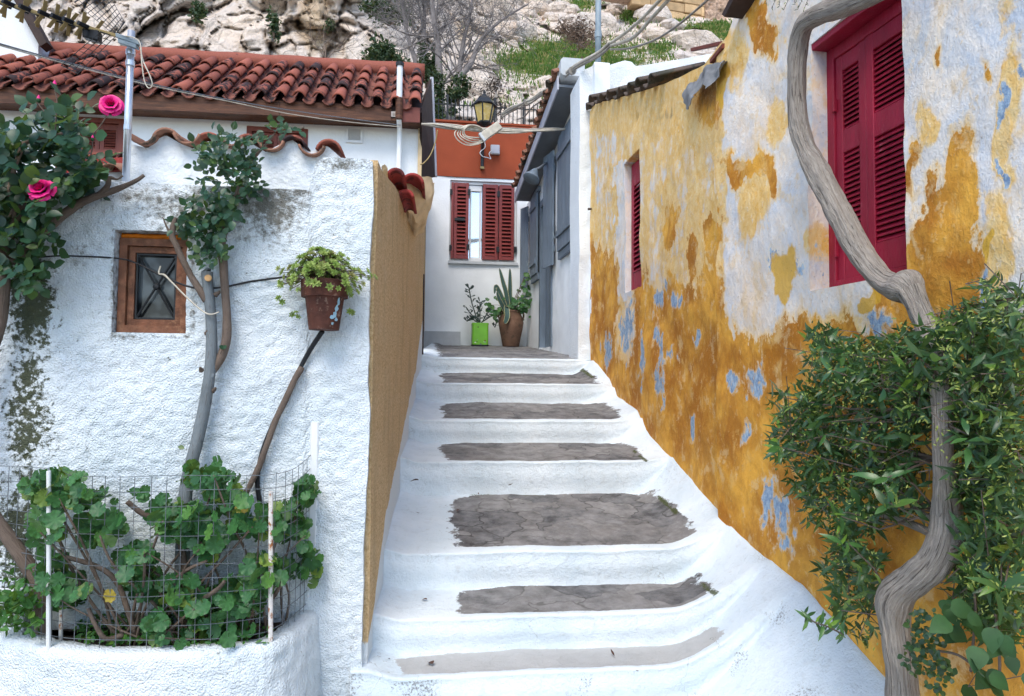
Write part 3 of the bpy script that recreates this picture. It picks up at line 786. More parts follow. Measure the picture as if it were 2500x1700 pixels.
# ------------------------------------------------------------------ ochre houses
def ochre_attr(v, U, V):
    px, py, dd_ = project(v)
    kk = 3.2 / dd_
    px = px + kk * (34 * fbm(v * [4, 4, 3], 3, seed=201) + 16 * fbm(v * [20, 20, 14], 3, seed=203)); py = py + kk * (52 * fbm(v * [4, 4, 3], 3, seed=205) + 22 * fbm(v * [20, 20, 13], 3, seed=207))
    st = fbm(v * [1.6, 1.6, .9], 4, seed=51); st2 = fbm(v * [7, 7, 2.4], 4, seed=57)
    near = sstep(1755, 1775, px)
    lim = np.interp(px, [1440, 1500, 1600, 1700, 1765, 1800, 1900, 2000, 2120, 2200, 2280, 2330, 2390, 2420, 2500], [620, 640, 700, 710, 700, 790, 830, 745, 745, 640, 560, 520, 600, 780, 800])
    och = .5 + (py - lim) / 150 + .55 * st + .35 * st2
    och = np.clip(och, -.6, 1.0)
    for b, s in [((1815, 405, 55, 26), 1), ((1860, 395, 32, 40), 1), ((1875, 440, 16, 60), .9), ((1790, 420, 28, 40), 1), ((1850, 60, 22, 70), 1), ((1878, 95, 20, 45), 1),
                 ((2330, 520, 45, 170), 1.3), ((2310, 390, 26, 40), 1), ((2380, 640, 36, 90), 1), ((1740, 580, 20, 70), .9), ((1730, 250, 40, 50), .9), ((1640, 560, 22, 70), .8), ((1690, 640, 16, 60), .9),
                 ((2230, 420, 14, 60), .8), ((2300, 160, 16, 36), .7), ((2390, 165, 18, 26), .8)]:
        och = np.maximum(och, (np.clip(blob(px, py, *b), -1, 1) * .7 + .44) * s + .12 * st2)
    och = och - 1.0 * np.clip(blob(px, py, 2120, 770, 20, 70) + .35, 0, 1) - .9 * np.clip(blob(px, py, 1525, 800, 30, 110) + .3, 0, 1)
    och = och - 1.2 * np.clip(2.2 - np.maximum(np.abs(px - 1520) / 9, np.abs(py - 560) / 85), 0, 1) * (px < 1540)
    yel = .62 - near * .62 - .8 * (np.abs(px - 1520) < 16) * (py > 400) * (py < 720) + .4 * st + .3 * st2 + .6 * sstep(345, 300, py) * (1 - near)
    for b in [(1900, 300, 30, 60), (1835, 500, 50, 100), (2250, 330, 22, 60), (2440, 600, 45, 200), (2460, 250, 40, 300), (2050, 800, 100, 60), (1990, 560, 20, 120), (1800, 130, 40, 90)]:
        yel = np.maximum(yel, blob(px, py, *b) * 1.1 + .3 + .3 * st2)
    blu = np.full_like(px, -.5)
    for b in [(1652, 741, 12, 22), (1605, 735, 10, 45), (1625, 700, 8, 24), (1612, 835, 12, 55), (1612, 920, 16, 45), (1640, 865, 10, 20), (1622, 990, 9, 26), (1845, 940, 16, 60), (1800, 930, 22, 24), (1812, 1065, 16, 30),
              (1565, 880, 7, 60), (1480, 860, 12, 40), (1900, 1255, 30, 55), (1870, 1220, 16, 60), (1940, 640, 60, 40), (2410, 700, 10, 90), (1530, 800, 15, 80), (2440, 230, 12, 70), (2455, 420, 12, 60), (2480, 120, 14, 60), (1700, 820, 8, 20), (1690, 1030, 9, 30), (2160, 790, 30, 40), (1930, 1330, 20, 40)]:
        blu = np.maximum(blu, np.clip(blob(px, py, *b), -1, 1) * .55 + .36)
    blu = blu + .3 * st2
    gold = np.full_like(px, -.5)
    for b in [(1925, 680, 36, 70), (1950, 640, 20, 60), (1770, 200, 14, 60), (2130, 735, 30, 30), (2410, 590, 14, 30)]:
        gold = np.maximum(gold, blob(px, py, *b) + .35)
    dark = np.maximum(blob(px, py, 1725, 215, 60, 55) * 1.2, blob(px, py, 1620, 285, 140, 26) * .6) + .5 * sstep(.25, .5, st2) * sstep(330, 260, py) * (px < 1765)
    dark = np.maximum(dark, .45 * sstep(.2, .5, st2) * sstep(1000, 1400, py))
    return {'och': och, 'yel': yel, 'blu': blu, 'gold': gold + .2 * st2, 'dark': dark}
def och_disp(U, V):
    p = np.stack([U, V, U * 0], 1)
    return .035 * fbm(p * 1.3, 3, seed=61) + .008 * fbm(p * 7, 3, seed=62)
def hole_of(fr, l, r, t, b):
    return (fr.uv(*l)[0], fr.uv(*r)[0], fr.uv(*b)[1], fr.uv(*t)[1])
ochre = thing('ochre_house', 'low ochre plastered house with peeling blue and white paint beside the upper steps', 'house', (XR, 6, .5))
_to = [FR.uv(px, py) for px, py in [(1768, 100), (1720, 158), (1660, 190), (1600, 211), (1530, 235), (1456, 254)]]
hu1, hu0 = FR.uv(1523, 560)[0], FR.uv(1561, 560)[0]
hv1, hv0 = FR.uv(1540, 385)[1], FR.uv(1540, 708)[1]
YE = PG0.y + .02
wallgrid('ochre_wall', FR, np.linspace(YS, YE, 230), lambda u: Z_LOW - .2, lambda u: float(np.interp(u, [t[0] for t in _to], [t[1] for t in _to])), .018,
         M['ochre'], ochre, [(hu0, hu1, hv0, hv1)], och_disp, ochre_attr, .12)
near = thing('crimson_shutter_house', 'tall peeling ochre and blue-white house with crimson shutters in the foreground', 'house', tuple(FN.P(-.5, 0)))
_tn = [FN.uv(px, py) for px, py in [(1767, 100), (1776, 88), (1795, 30), (1812, -10), (1850, -120), (1890, -200)]]
tu = [t[0] for t in _tn][::-1]; tv = [t[1] for t in _tn][::-1]
nu0, nu1 = FN.uv(2207, 400)[0], FN.uv(1976, 400)[0]
nv1 = (FN.uv(1976, 108)[1] + FN.uv(2090, 15)[1]) / 2; nv0 = (FN.uv(1990, 718)[1] + FN.uv(2205, 655)[1]) / 2
wallgrid('ochre_wall', FN, np.linspace(FN.uv(2500, 900)[0] - 1.6, 0, 330), lambda u: Z_LOW - .3, lambda u: float(np.interp(u, tu, tv)), .013,
         M['ochre'], near, [(nu0, nu1, nv0, nv1)], och_disp, ochre_attr, .22)

def shutter(fr, parent, u0, u1, v0, v1, d, panels, pitch, mat, stile=.05, th=.03, name='shutter', slat_w=None, rails=None):
    """framed louvred leaf; panels = list of (v_low, v_high) fractions filled with slats"""
    mb = MB()
    mb.fbox(fr, u0, u0 + stile, v0, v1, d, d + th); mb.fbox(fr, u1 - stile, u1, v0, v1, d, d + th)
    edges = [v0] + [v0 + (v1 - v0) * x for p in panels for x in p] + [v1]
    for a, b in zip(edges[0::2], edges[1::2]):
        mb.fbox(fr, u0 + stile, u1 - stile, a, b, d + .002, d + th - .003)
    leaf = mb.build(name, mat, parent)
    w = u1 - u0 - 2 * stile; hgt = pitch * 1.15
    sl = MB().prism(fr.P(u0 + stile, 0, 0), fr.P(u1 - stile, 0, 0), .006, hgt, (fr.n * .75 + fr.z * .62), (fr.z * .75 - fr.n * .62), .001)
    sm = mesh('slat', sl.v, sl.f, mat)
    bk = MB()
    for lo, hi in panels:
        a, b = v0 + (v1 - v0) * lo, v0 + (v1 - v0) * hi
        n = max(2, int(round((b - a) / pitch)))
        for k in range(n):
            zz = a + (b - a) * (k + .5) / n
            add('slat', sm, leaf, Matrix.Translation(fr.n * (d + th * .5) + Vector((0, 0, zz))))
        bk.fbox(fr, u0 + stile * .8, u1 - stile * .8, a, b, d - .006, d - .001, .0005)
    bk.build('backing', M['black_plastic'], leaf)
    return leaf
# big crimson window of the nearer house
rec = -.115
lin = MB().fbox(FN, nu0 - .02, nu1 + .004, nv1 - .03, nv1 + .004, -.19, -.02).build('lintel', M['crimson_paint'], near)
fr_ = MB()
fr_.fbox(FN, nu1 - .05, nu1 + .01, nv0, nv1 - .03, -.17, rec + .012)
fr_.fbox(FN, nu0, nu0 + .03, nv0, nv1 - .03, -.17, rec + .012)
fr_.fbox(FN, nu0 + .03, nu1 - .05, nv1 - .09, nv1 - .03, -.17, rec + .01)
fr_.fbox(FN, nu0 + .03, nu1 - .05, nv0, nv0 + .05, -.17, rec + .01)
fr_.build('window_frame', M['crimson_paint'], near)
mid = (FN.uv(2117, 400, rec)[0])
pan = [(.12, .56), (.66, .93)]
shutter(FN, near, mid + .004, nu1 - .05, nv0 + .05, nv1 - .09, rec - .03, pan, .026, M['crimson_paint'], .048)
shutter(FN, near, nu0 + .03, mid - .002, nv0 + .05, nv1 - .09, rec - .026, pan, .026, M['crimson_paint'], .048)
for py in (230, 600): MB().fbox(FN, nu1 - .062, nu1 - .045, FN.uv(2030, py)[1] - .03, FN.uv(2030, py)[1] + .03, rec, rec + .02).build('hinge', M['crimson_paint'], near)
MB().prism(FN.pt(1795, 42, .03), FN.pt(1850, -60, .03), .05, .16, FN.z + FN.u, FN.n).build('rake_board', M['dark_wood'], near)
# narrow window of the far ochre wall
shutter(FR, ochre, hu0 + .01, hu1 - .01, hv0 + .01, hv1 - .01, -.10, [(.14, .82)], .045, M['crimson_paint'], .07, .03)
for k, (pa, pb) in enumerate([((1690, 122), (1762, 106)), ((1738, 150), (1768, 112))]):
    MB().prism(FR.pt(*pa, .03 if k else -.3), FR.pt(*pb, .03 if k else -.3), .03, .03, FR.z, FR.n).build('fascia_board', M['brown_paint'], ochre)
ot = tile_mesh('tile', .085, .075, .45, .014, M['weathered_tile'], 2.4, 10)
for k in range(15):
    u = YE - .05 - k * .165
    zt = float(np.interp(u, [t[0] for t in _to], [t[1] for t in _to]))
    if FR.uv(1700, 180)[0] > u: break
    up = 1 if k % 2 == 0 else -1
    y = Vector((1, RNG.uniform(-.12, .12), .30)).normalized(); z = (Vector((0, 0, 1)) - y * y.z).normalized() * up; x = y.cross(z)
    add('tile', ot, ochre, basis(x, y, z, Vector((XR - .05 - RNG.uniform(0, .05), u, zt + (-.012 if up > 0 else .06) + RNG.uniform(0, .015)))))
MB().prism(FR.P(YS + .02, tv[0] * 0 + _to[0][1] - .2, -.5), FR.P(YE, _to[-1][1] - .1, -.5), .7, .05, (1, 0, .1), (-.1, 0, 1)).build('roof_slab', M['weathered_tile'], ochre)
# grey tarpaulin scrap hanging from the ochre roof edge
tp = [(1768, 138), (1738, 150), (1712, 168), (1697, 195), (1672, 222), (1668, 250)]
bt = [(1764, 165), (1745, 190), (1722, 214), (1698, 222), (1686, 240), (1676, 260)]
A = smooth_path([tuple(FR.pt(*p, .03 + .03 * (k % 2))) for k, p in enumerate(tp)], 6); B = smooth_path([tuple(FR.pt(*p, .14 - .05 * (k % 2))) for k, p in enumerate(bt)], 6)
tv_ = []
for a, b in zip(A, B):
    for t in np.linspace(0, 1, 12): tv_.append(a * (1 - t) + b * t)
tv_ = np.array(tv_); tv_ += .05 * np.stack([fbm(tv_ * 6 + 3 * s, 3, seed=70 + s) for s in range(3)], 1)
gf = grid_faces(len(A), 12); v2, f2, _b = skirt(tv_, gf, (.004, 0, .002))
tag(add('tarpaulin', mesh('tarpaulin', v2, f2, M['grey_tarp'], True)), 'crumpled grey tarpaulin scrap hanging from the ochre roof edge', 'tarpaulin')

# ------------------------------------------------------------------ grey-shuttered white house
grey = thing('grey_shuttered_house', 'white house with grey eaves, grey door and grey shutters at the top of the stairs', 'house', tuple(FG.P(1.5, .9)))
GL = (PG1 - PG0).xy.length
ea0 = FG.uv(1417, 216); ea1 = FG.uv(1300, 489)
du1, du0 = FG.uv(1318, 700)[0], FG.uv(1349, 700)[0]
dv0, dv1 = FG.uv(1335, 852)[1] + .02, FG.uv(1340, 468)[1]
wallgrid('house_wall', FG, np.linspace(-.02, GL + .05, 120), lambda u: .2, lambda u: float(np.interp(u, [ea0[0], ea1[0]], [ea0[1] + .05, ea1[1] + .05])), .04,
         M['plaster'], grey, [(du0, du1, dv0, dv1)], lambda U, V: .03 * fbm(np.stack([U, V, U*0], 1) * 1.6, 3, seed=80), thick=.18)
dr = MB(); dr.fbox(FG, du1 - .10, du1 + .0, dv0, dv1, -.16, .015); dr.fbox(FG, du0, du0 + .10, dv0, dv1, -.16, .02); dr.fbox(FG, du0 + .1, du1 - .1, dv1 - .10, dv1, -.16, .015)
door = dr.build('door', M['grey_paint'], grey)
for k in range(4):
    q0 = du0 + .1 + (du1 - du0 - .2) * k / 4; q1 = du0 + .1 + (du1 - du0 - .2) * (k + 1) / 4
    MB().fbox(FG, q0 + .003, q1 - .003, dv0 + .02, dv1 - .1, -.12 + .006 * (k % 2), -.08 + .006 * (k % 2)).build('plank', M['grey_paint'], door)
MB().fbox(FG, du1 - .13, du1 + .02, dv0 - .12, dv0 + .02, -.1, .03).build('threshold_block', M['plaster_grey'], door)
def plank_leaf(name, parent, a, b, v0, v1, th, nrm):
    """boarded shutter leaf between the plan points a and b"""
    d = (b - a); L = d.length; d.normalize()
    mb = MB()
    n = 4
    for k in range(n):
        mb.prism(a + d * (L * (k + .5) / n) + Vector((0, 0, v0)), a + d * (L * (k + .5) / n) + Vector((0, 0, v1)), L / n - .004, th, d, nrm, .004)
    leaf = mb.build(name, M['grey_paint'], parent)
    for t in (.15, .85):
        z = v0 + (v1 - v0) * t
        MB().prism(a + d * .02 + nrm * (th * .5 + .012) + Vector((0, 0, z)), b - d * .02 + nrm * (th * .5 + .012) + Vector((0, 0, z)), .09, .024, (0, 0, 1), nrm).build('batten', M['grey_paint'], leaf)
    return leaf
# near pair and far pair of shutters with their window frames
for (pa, pb, py0, py1, open_px) in [((1372, 450), (1409, 450), 600, 318, 1349), ((1304, 560), (1319, 560), 672, 480, 1294)]:
    ua, ub = FG.uv(*pa)[0], FG.uv(*pb)[0]
    mpx = (pa[0] + pb[0]) / 2
    v0, v1 = FG.uv(mpx, py0)[1], FG.uv(mpx, py1)[1]
    MB().fbox(FG, ub - .04, ua + .04, v0 - .10, v0 - .002, 0, .045).build('window_sill', M['grey_paint'], grey)
    MB().fbox(FG, ub - .04, ua + .04, v1 + .002, v1 + .08, 0, .045).build('window_head', M['grey_paint'], grey)
    plank_leaf('shutter', grey, xy(FG.P(ub, 0, .05)), xy(FG.P(ua, 0, .05)), v0, v1, .035, FG.n)
    hinge = FG.P(ua + .32, 0, .05)
    L = abs(ua - ub)
    tip = FG.P(ua + .03 + L * .70, 0, .05 + L * .07)
    dirv = (xy(tip) - xy(hinge)).normalized()
    plank_leaf('shutter', grey, xy(hinge), xy(hinge) + dirv * L * .42, v0 - .12, v1 - .02, .03, Vector((-dirv.y, dirv.x, 0)) * -1)
    for zz in (v0 + .2, v1 - .2):
        MB().tube([FG.P(ua + .02, zz, .03), FG.P(ua + .02, zz, .10), FG.P(ua + .02, zz + .08, .12)], .010, 6).build('shutter_hook', M['grey_post'], grey)
# eaves
e0, e1 = FG.P(ea0[0], ea0[1], 0), FG.P(ea1[0] + .1, ea1[1], 0)
ov = .27
mb = MB()
so = [e0 + FG.n * -.05, e1 + FG.n * -.05, e1 + FG.n * ov, e0 + FG.n * ov]
mb.put([*so, *[p + Vector((0, 0, .03)) for p in so]], [(0, 1, 2, 3), (7, 6, 5, 4), (0, 4, 5, 1), (1, 5, 6, 2), (2, 6, 7, 3), (3, 7, 4, 0)])
mb.build('soffit', M['soffit_paint'], grey)
mb = MB().prism(e0 + FG.n * (ov + .012) + Vector((0, 0, .05)), e1 + FG.n * (ov + .012) + Vector((0, 0, .05)), .17, .02, (0, 0, 1), FG.n)
mb.build('fascia', M['fascia_grey'], grey)
et = tile_mesh('tile', .075, .065, .42, .014, M['old_tile'], 2.9, 8)
ed = (e1 - e0); EL = ed.length; ed.normalize()
for k in range(int(EL / .115)):
    up = 1 if k % 2 == 0 else -1
    y = (-FG.n + Vector((0, 0, .38)) + ed * RNG.uniform(-.05, .05)).normalized(); z = (Vector((0, 0, 1)) - y * y.z).normalized() * up; x = y.cross(z)
    o = e0 + ed * (.05 + k * .115) + FG.n * (ov + .07 + RNG.uniform(-.01, .02)) + Vector((0, 0, .165 + (.0 if up > 0 else .06)))
    add('tile', et, grey, basis(x, y, z, o))
rs = [e0 + FG.n * (ov - .02) + Vector((0, 0, .15)), e1 + FG.n * (ov - .02) + Vector((0, 0, .15)), e1 - FG.n * 1.6 + Vector((0, 0, .5)), e0 + FG.n * 0 + ed * .9 - FG.n * .6 + Vector((0, 0, .22))]
MB().put([*rs, *[p - Vector((0, 0, .05)) for p in rs]], [(0, 1, 2, 3), (7, 6, 5, 4), (0, 4, 5, 1), (1, 5, 6, 2), (2, 6, 7, 3), (3, 7, 4, 0)]).build('roof_slab', M['old_tile'], grey)
FGG = Frame((0, PG0.y + .06), (1, 0))
_tg = [FGG.uv(px, py) for px, py in [(1416, 186), (1422, 172), (1445, 162), (1490, 150), (1532, 138), (1548, 141), (1558, 152), (1650, 138), (1745, 122), (1800, 112)]]
wallgrid('gable_wall', FGG, np.linspace(_tg[0][0], _tg[-1][0] + .4, 90), lambda u: .3, lambda u: float(np.interp(u, [t[0] for t in _tg], [t[1] for t in _tg])), .03,
         M['plaster_coarse'], grey, disp=lambda U, V: .05 * fbm(np.stack([U, V, U*0], 1) * 2.2, 4, seed=90) - .12 * sstep(FGG.uv(1470, 200)[0], FGG.uv(1480, 200)[0], U), thick=.5)
p = FGG.P(_tg[0][0] + .02, FGG.uv(1420, 175)[1], .0)
MB().prism(e0 + FG.n * (ov * .45) + Vector((0, 0, .20)) - ed * .1, e0 + FG.n * (ov * .45) + Vector((0, 0, .20)) + ed * .5, .30, .22, FG.n, (0, 0, 1), .03).build('eave_block', M['plaster_grey'], grey)

# ------------------------------------------------------------------ orange and white house closing the alley
red = thing('orange_house', 'house closing the alley with orange-red upper wall and white lower wall', 'house', (PD(1170, 847, 12).x, YRED, 2.2))
ru0, ru1 = FRED.uv(1020, 400)[0], FRED.uv(1340, 400)[0]
ro = FRED.uv(1170, 435)[1]; rt = FRED.uv(1170, 304)[1]
rh = hole_of(FRED, (1098, 540), (1262, 540), (1180, 443), (1180, 640))
RU = np.linspace(ru0, ru1, 100)
wallgrid('white_wall', FRED, RU, lambda u: .8, lambda u: ro, .05, M['plaster'], red, [rh], lambda U, V: .02 * fbm(np.stack([U, V, U*0], 1) * 1.5, 3, seed=95), thick=.2)
wallgrid('orange_wall', FRED, RU, lambda u: ro + .002, lambda u: rt, .06, M['orange_plaster'], red, disp=lambda U, V: .012 + .012 * fbm(np.stack([U, V, U*0], 1) * 1.5, 3, seed=96), thick=.3)
MB().fbox(FRED, ru0, ru1, rt + .002, rt + .04, -.4, .03).build('coping', M['orange_plaster'], red)
rw = MB()
mitred(rw, FRED, rh[0] + .005, rh[1] - .005, rh[2] + .005, rh[3] - .005, .05, -.12, -.04)
rwin = rw.build('window', M['white_plastic'], red)
MB().fbox(FRED, rh[0] - .02, rh[1] + .02, rh[2] - .05, rh[2], -.05, .05).build('sill', M['plaster_grey'], rwin)
_t = NT('sky_glass'); M['sky_glass'] = _t.out((.05, .06, .07), .04); _t.b.inputs['Specular IOR Level'].default_value = 1.0; _t.b.inputs['Metallic'].default_value = .75; _t.set(_t.b.inputs['Base Color'], (.75, .8, .84))
gx0, gx1 = FRED.uv(1146, 540)[0], FRED.uv(1176, 540)[0]
MB().fbox(FRED, rh[0] + .05, rh[1] - .05, rh[2] + .05, rh[3] - .05, -.11, -.10).build('pane', M['sky_glass'], rwin)
mitred(MB(), FRED, gx0 + .005, gx1 - .005, rh[2] + .06, rh[3] - .06, .03, -.10, -.07).build('sash', M['white_plastic'], rwin)
MB().fbox(FRED, gx0, gx1, rh[3] - .17, rh[3] - .06, -.09, -.06).build('blind_box', M['white_plastic'], rwin)
def rlv(a, b, d):
    return shutter(FRED, red, FRED.uv(a, 540)[0], FRED.uv(b, 540)[0], FRED.uv(1180, 634)[1], FRED.uv(1180, 450)[1], d, [(.05, .95)], .068, M['maroon_paint'], .055, .04)
rlv(1108, 1144, -.02); rlv(1178, 1216, -.03); rlv(1218, 1255, -.025)
MB().fbox(FRED, FRED.uv(1101, 540)[0], FRED.uv(1107, 540)[0], FRED.uv(1180, 634)[1], FRED.uv(1180, 450)[1], -.03, .03).build('shutter_edge', M['maroon_paint'], red)
for px, py in ((1102, 470), (1145, 470), (1100, 606), (1142, 604), (1217, 475), (1215, 610), (1258, 610)):
    u, v = FRED.uv(px, py); MB().fbox(FRED, u - .025, u + .025, v - .05, v + .05, .0, .03).build('hinge', M['black_iron'], red)
u, v = FRED.uv(1122, 537); MB().fbox(FRED, u - .09, u + .09, v - .025, v + .025, .02, .05).build('latch', M['black_iron'], red)
MB().fbox(FRED, ru0, FRED.uv(1122, 830)[0], .8, FRED.uv(1080, 812)[1], 0, .28).build('plinth', M['plaster_grey'], red)
# ------------------------------------------------------------------ tiled house on the upper left
left = thing('tiled_house', 'white house with a red barrel-tile roof and brown timber fascia', 'house', (PY(500, 400, YH).x, YH, 3))
hx1 = FH.uv(1022, 330)[0]; hx0 = FH.uv(-420, 330)[0]
Ye, Yr = YH - .28, YH + 1.15
eL, eR = PY(0, 213, Ye), PY(1030, 264, Ye); rL, rR = PY(92, 124, Yr), PY(1056, 178, Yr)
def eave_at(x): return eL.z + (eR.z - eL.z) * (x - eL.x) / (eR.x - eL.x)
def ridge_at(x): return rL.z + (rR.z - rL.z) * (x - rL.x) / (rR.x - rL.x)
lw = hole_of(FH, (178, 330), (303, 330), (240, 288), (240, 378))
lw2 = hole_of(FH, (602, 330), (752, 330), (680, 312), (680, 420))
wallgrid('house_wall', FH, np.linspace(hx0, hx1, 200), lambda u: .5, lambda u: float(eave_at(u) - .02), .06, M['plaster'], left, [lw, lw2], lambda U, V: .015 * fbm(np.stack([U, V, U*0], 1) * 1.5, 3, seed=101), thick=.2)
for hq, nm in ((lw, 2), (lw2, 2)):
    wq = mitred(MB(), FH, hq[0] + .002, hq[1] - .002, hq[2] + .002, hq[3] - .002, .06, -.14, .012).build('window_frame', M['brown_paint'], left)
    um = (hq[0] + hq[1]) / 2
    shutter(FH, left, hq[0] + .06, um - .003, hq[2] + .06, hq[3] - .06, -.06, [(.1, .78)], .035, M['brown_paint'], .05, .03)
    shutter(FH, left, um + .003, hq[1] - .06, hq[2] + .06, hq[3] - .06, -.06, [(.1, .78)], .035, M['brown_paint'], .05, .03)
# roof
eX0, eX1 = hx0 - .1, eR.x
sl = [(eX0, Ye, eave_at(eX0)), (eX1, Ye, eave_at(eX1)), (eX1, Yr, ridge_at(eX1)), (eX0, Yr, ridge_at(eX0))]
bl = [(eX0, Yr + 2, 1.5), (eX1, Yr + 2, 1.5)]
MB().put([Vector(p) for p in sl] + [Vector(p) - Vector((0, 0, .06)) for p in sl], [(0, 1, 2, 3), (7, 6, 5, 4), (0, 4, 5, 1), (1, 5, 6, 2), (2, 6, 7, 3), (3, 7, 4, 0)]).build('roof_deck', M['dark_wood'], left)
rt_cover = tile_mesh('tile', .082, .062, .46, .018, M['roof_tile'], 2.9, 10)
rt_pan = tile_mesh('tile', .084, .068, .46, .014, M['pan_tile'], 2.4, 6)
pitch = .232; ncol = int((eX1 - eX0) / pitch)
sv = Vector((0, Yr - Ye, (ridge_at(0) - eave_at(0)))); SL = sv.length; sv.normalize(); sn = Vector((0, -sv.z, sv.y))
rows = 4
stop_x = PY(60, 150, Ye + .8).x
for c in range(ncol):
    x = eX1 - .085 - c * pitch
    vis = project(np.array([[x, Ye, eave_at(x)]]))[0][0]
    if vis < -260: break
    for r_ in range(rows):
        s = SL * (r_ * .86) / rows - (.05 if r_ == 0 else 0)
        base_ = Vector((x, Ye, eave_at(x))) + sv * s
        y = (sv - sn * .055 + Vector((RNG.uniform(-.02, .02), 0, 0))).normalized(); zz = (sn - y * sn.dot(y)).normalized(); xx = y.cross(zz)
        add('tile', rt_cover, left, basis(xx, y, zz, base_ + sn * (.06 + RNG.uniform(0, .01))))
        b2 = base_ + Vector((-pitch / 2, 0, 0)) + sn * (.072 + RNG.uniform(0, .006)) - sv * .02
        add('tile', rt_pan, left, basis(-xx, y, -zz, b2))
# ridge: mortar bed and ridge tiles
mb = MB()
a, b = Vector((eX0, Yr, ridge_at(eX0))), Vector((eX1 + .02, Yr, ridge_at(eX1)))
pts = [a + (b - a) * t for t in np.linspace(0, 1, 60)]
bv_, bf_, _ = tube_geo([p - sv * .09 + sn * .02 for p in pts], .13, 8, True, .16, 4)
add('ridge_mortar', mesh('ridge_mortar', [tuple(p) for p in bv_], bf_, M['roof_tile'], True), left)
rg = tile_mesh('ridge_tile', .115, .098, .46, .016, M['roof_tile'], 2.9, 8)
nr = int((b.x - a.x) / .40)
for k in range(nr):
    p = b - (b - a).normalized() * (k * .40 + .0)
    if project(np.array([tuple(p)]))[0][0] < 40: break
    y = (a - b).normalized(); z = Vector((0, 0, 1)); x = y.cross(z).normalized(); z = x.cross(y)
    add('ridge_tile', rg, left, basis(x, y, z, p + Vector((0, .0, -.02))))
# fascia boards with a joint, grey end board, gable overhang
fz = lambda px: PY(px, 0, Ye - .02).x
jx = fz(690); kx = fz(972); k2 = fz(1030)
for n_, (xa, xb, m_) in enumerate([(eX0, jx - .002, 'fascia_wood'), (jx + .002, kx - .06, 'fascia_wood'), (kx + .06, k2, 'brown_paint')]):
    pa, pb = Vector((xa, Ye - .01, eave_at(xa) - .10)), Vector((xb, Ye - .01, eave_at(xb) - .10))
    MB().prism(pa, pb, .19, .028, (0, 0, 1), (0, -1, 0)).build('fascia_board', M[m_], left)
sofl = [(eX0, Ye, eave_at(eX0) - .17), (k2, Ye, eave_at(k2) - .17), (k2, YH + .05, eave_at(k2) - .17), (eX0, YH + .05, eave_at(eX0) - .17)]
MB().put([Vector(p) for p in sofl] + [Vector(p) + Vector((0, 0, .02)) for p in sofl], [(0, 1, 2, 3), (7, 6, 5, 4), (0, 4, 5, 1), (1, 5, 6, 2), (2, 6, 7, 3), (3, 7, 4, 0)]).build('soffit', M['fascia_wood'], left)
gq = [PY(1030, 262, Ye + .1), PY(1030, 440, Ye + .35), PY(1063, 432, YH + .9), PY(1054, 190, YH + 1.0)]
MB().put(gq + [p + Vector((-.03, .04, 0)) for p in gq], [(0, 1, 2, 3), (7, 6, 5, 4), (0, 4, 5, 1), (1, 5, 6, 2), (2, 6, 7, 3), (3, 7, 4, 0)]).build('side_boarding', M['dark_wood'], left)
MB().prism(gq[2], gq[3], .05, .05, (1, 0, 0), (0, 1, 0)).build('verge_board', M['fascia_grey'], left)
MB().prism(FH.P(hx1 + .02, 1.5, .02), FH.P(hx1 + .02, FH.uv(1025, 296)[1], .02), .05, .04, (1, 0, 0), (0, 1, 0)).build('corner_edge', M['cream_mortar'], left)
# side wall of the tiled house down the alley
sw = [PY(1024, 300, YH + .05), PY(1044, 300, YRED)]
FSW = Frame(sw[0], xy(sw[1] - sw[0]))
wallgrid('side_wall', FSW, np.linspace(0, (sw[1] - sw[0]).xy.length, 20), lambda u: .5, lambda u: FH.uv(1024, 300)[1], .2, M['beige_render'], left, thick=.2)
# chimney flue
flu = thing('flue_pipe', 'white metal flue pipe rising through the red tiled roof', 'pipe', tuple(PY(975, 292, Ye - .06)))
p0, p1 = PY(974, 292, Ye - .07), PY(976, 156, Ye - .07)
zz = lambda py: PY(975, py, Ye - .07).z
MB().tube([(p0.x, p0.y, zz(240)), (p0.x, p0.y, zz(156))], .036, 12).build('upper_pipe', M['white_plastic'], flu, False)
MB().tube([(p0.x, p0.y, zz(292)), (p0.x, p0.y, zz(240))], .045, 12).build('brown_sleeve', M['fascia_wood'], flu)
MB().tube([(p0.x, p0.y + .24, zz(420)), (p0.x, p0.y + .24, zz(300)), (p0.x, p0.y, zz(290))], .032, 10).build('lower_pipe', M['plaster'], flu)
MB().lathe((p0.x, p0.y, zz(156)), [(.05, -.03), (.052, .012), (.03, .02), (.001, .022)], 14).build('cap', M['black_iron'], flu)
# ventilation grille
vg = thing('vent_grille', 'square pale ventilation grille on the white wall under the brown fascia', 'vent', tuple(FH.pt(865, 350)))
q = hole_of(FH, (845, 330), (886, 330), (865, 311), (865, 350))
mitred(MB(), FH, q[0], q[1], q[2], q[3], .028, 0, .03).build('frame', M['white_plastic'], vg)
MB().fbox(FH, q[0] + .02, q[1] - .02, q[2] + .02, q[3] - .02, .001, .006).build('backing', M['plaster_grey'], vg)
n = 11
slm = MB().fbox(FH, q[0] + .028, q[1] - .028, 0, .006, .008, .02, .001); slm = mesh('slat', slm.v, slm.f, M['white_plastic'])
for k in range(n): add('slat', slm, vg, Matrix.Translation((0, 0, q[2] + .03 + (q[3] - q[2] - .06) * k / (n - 1))))
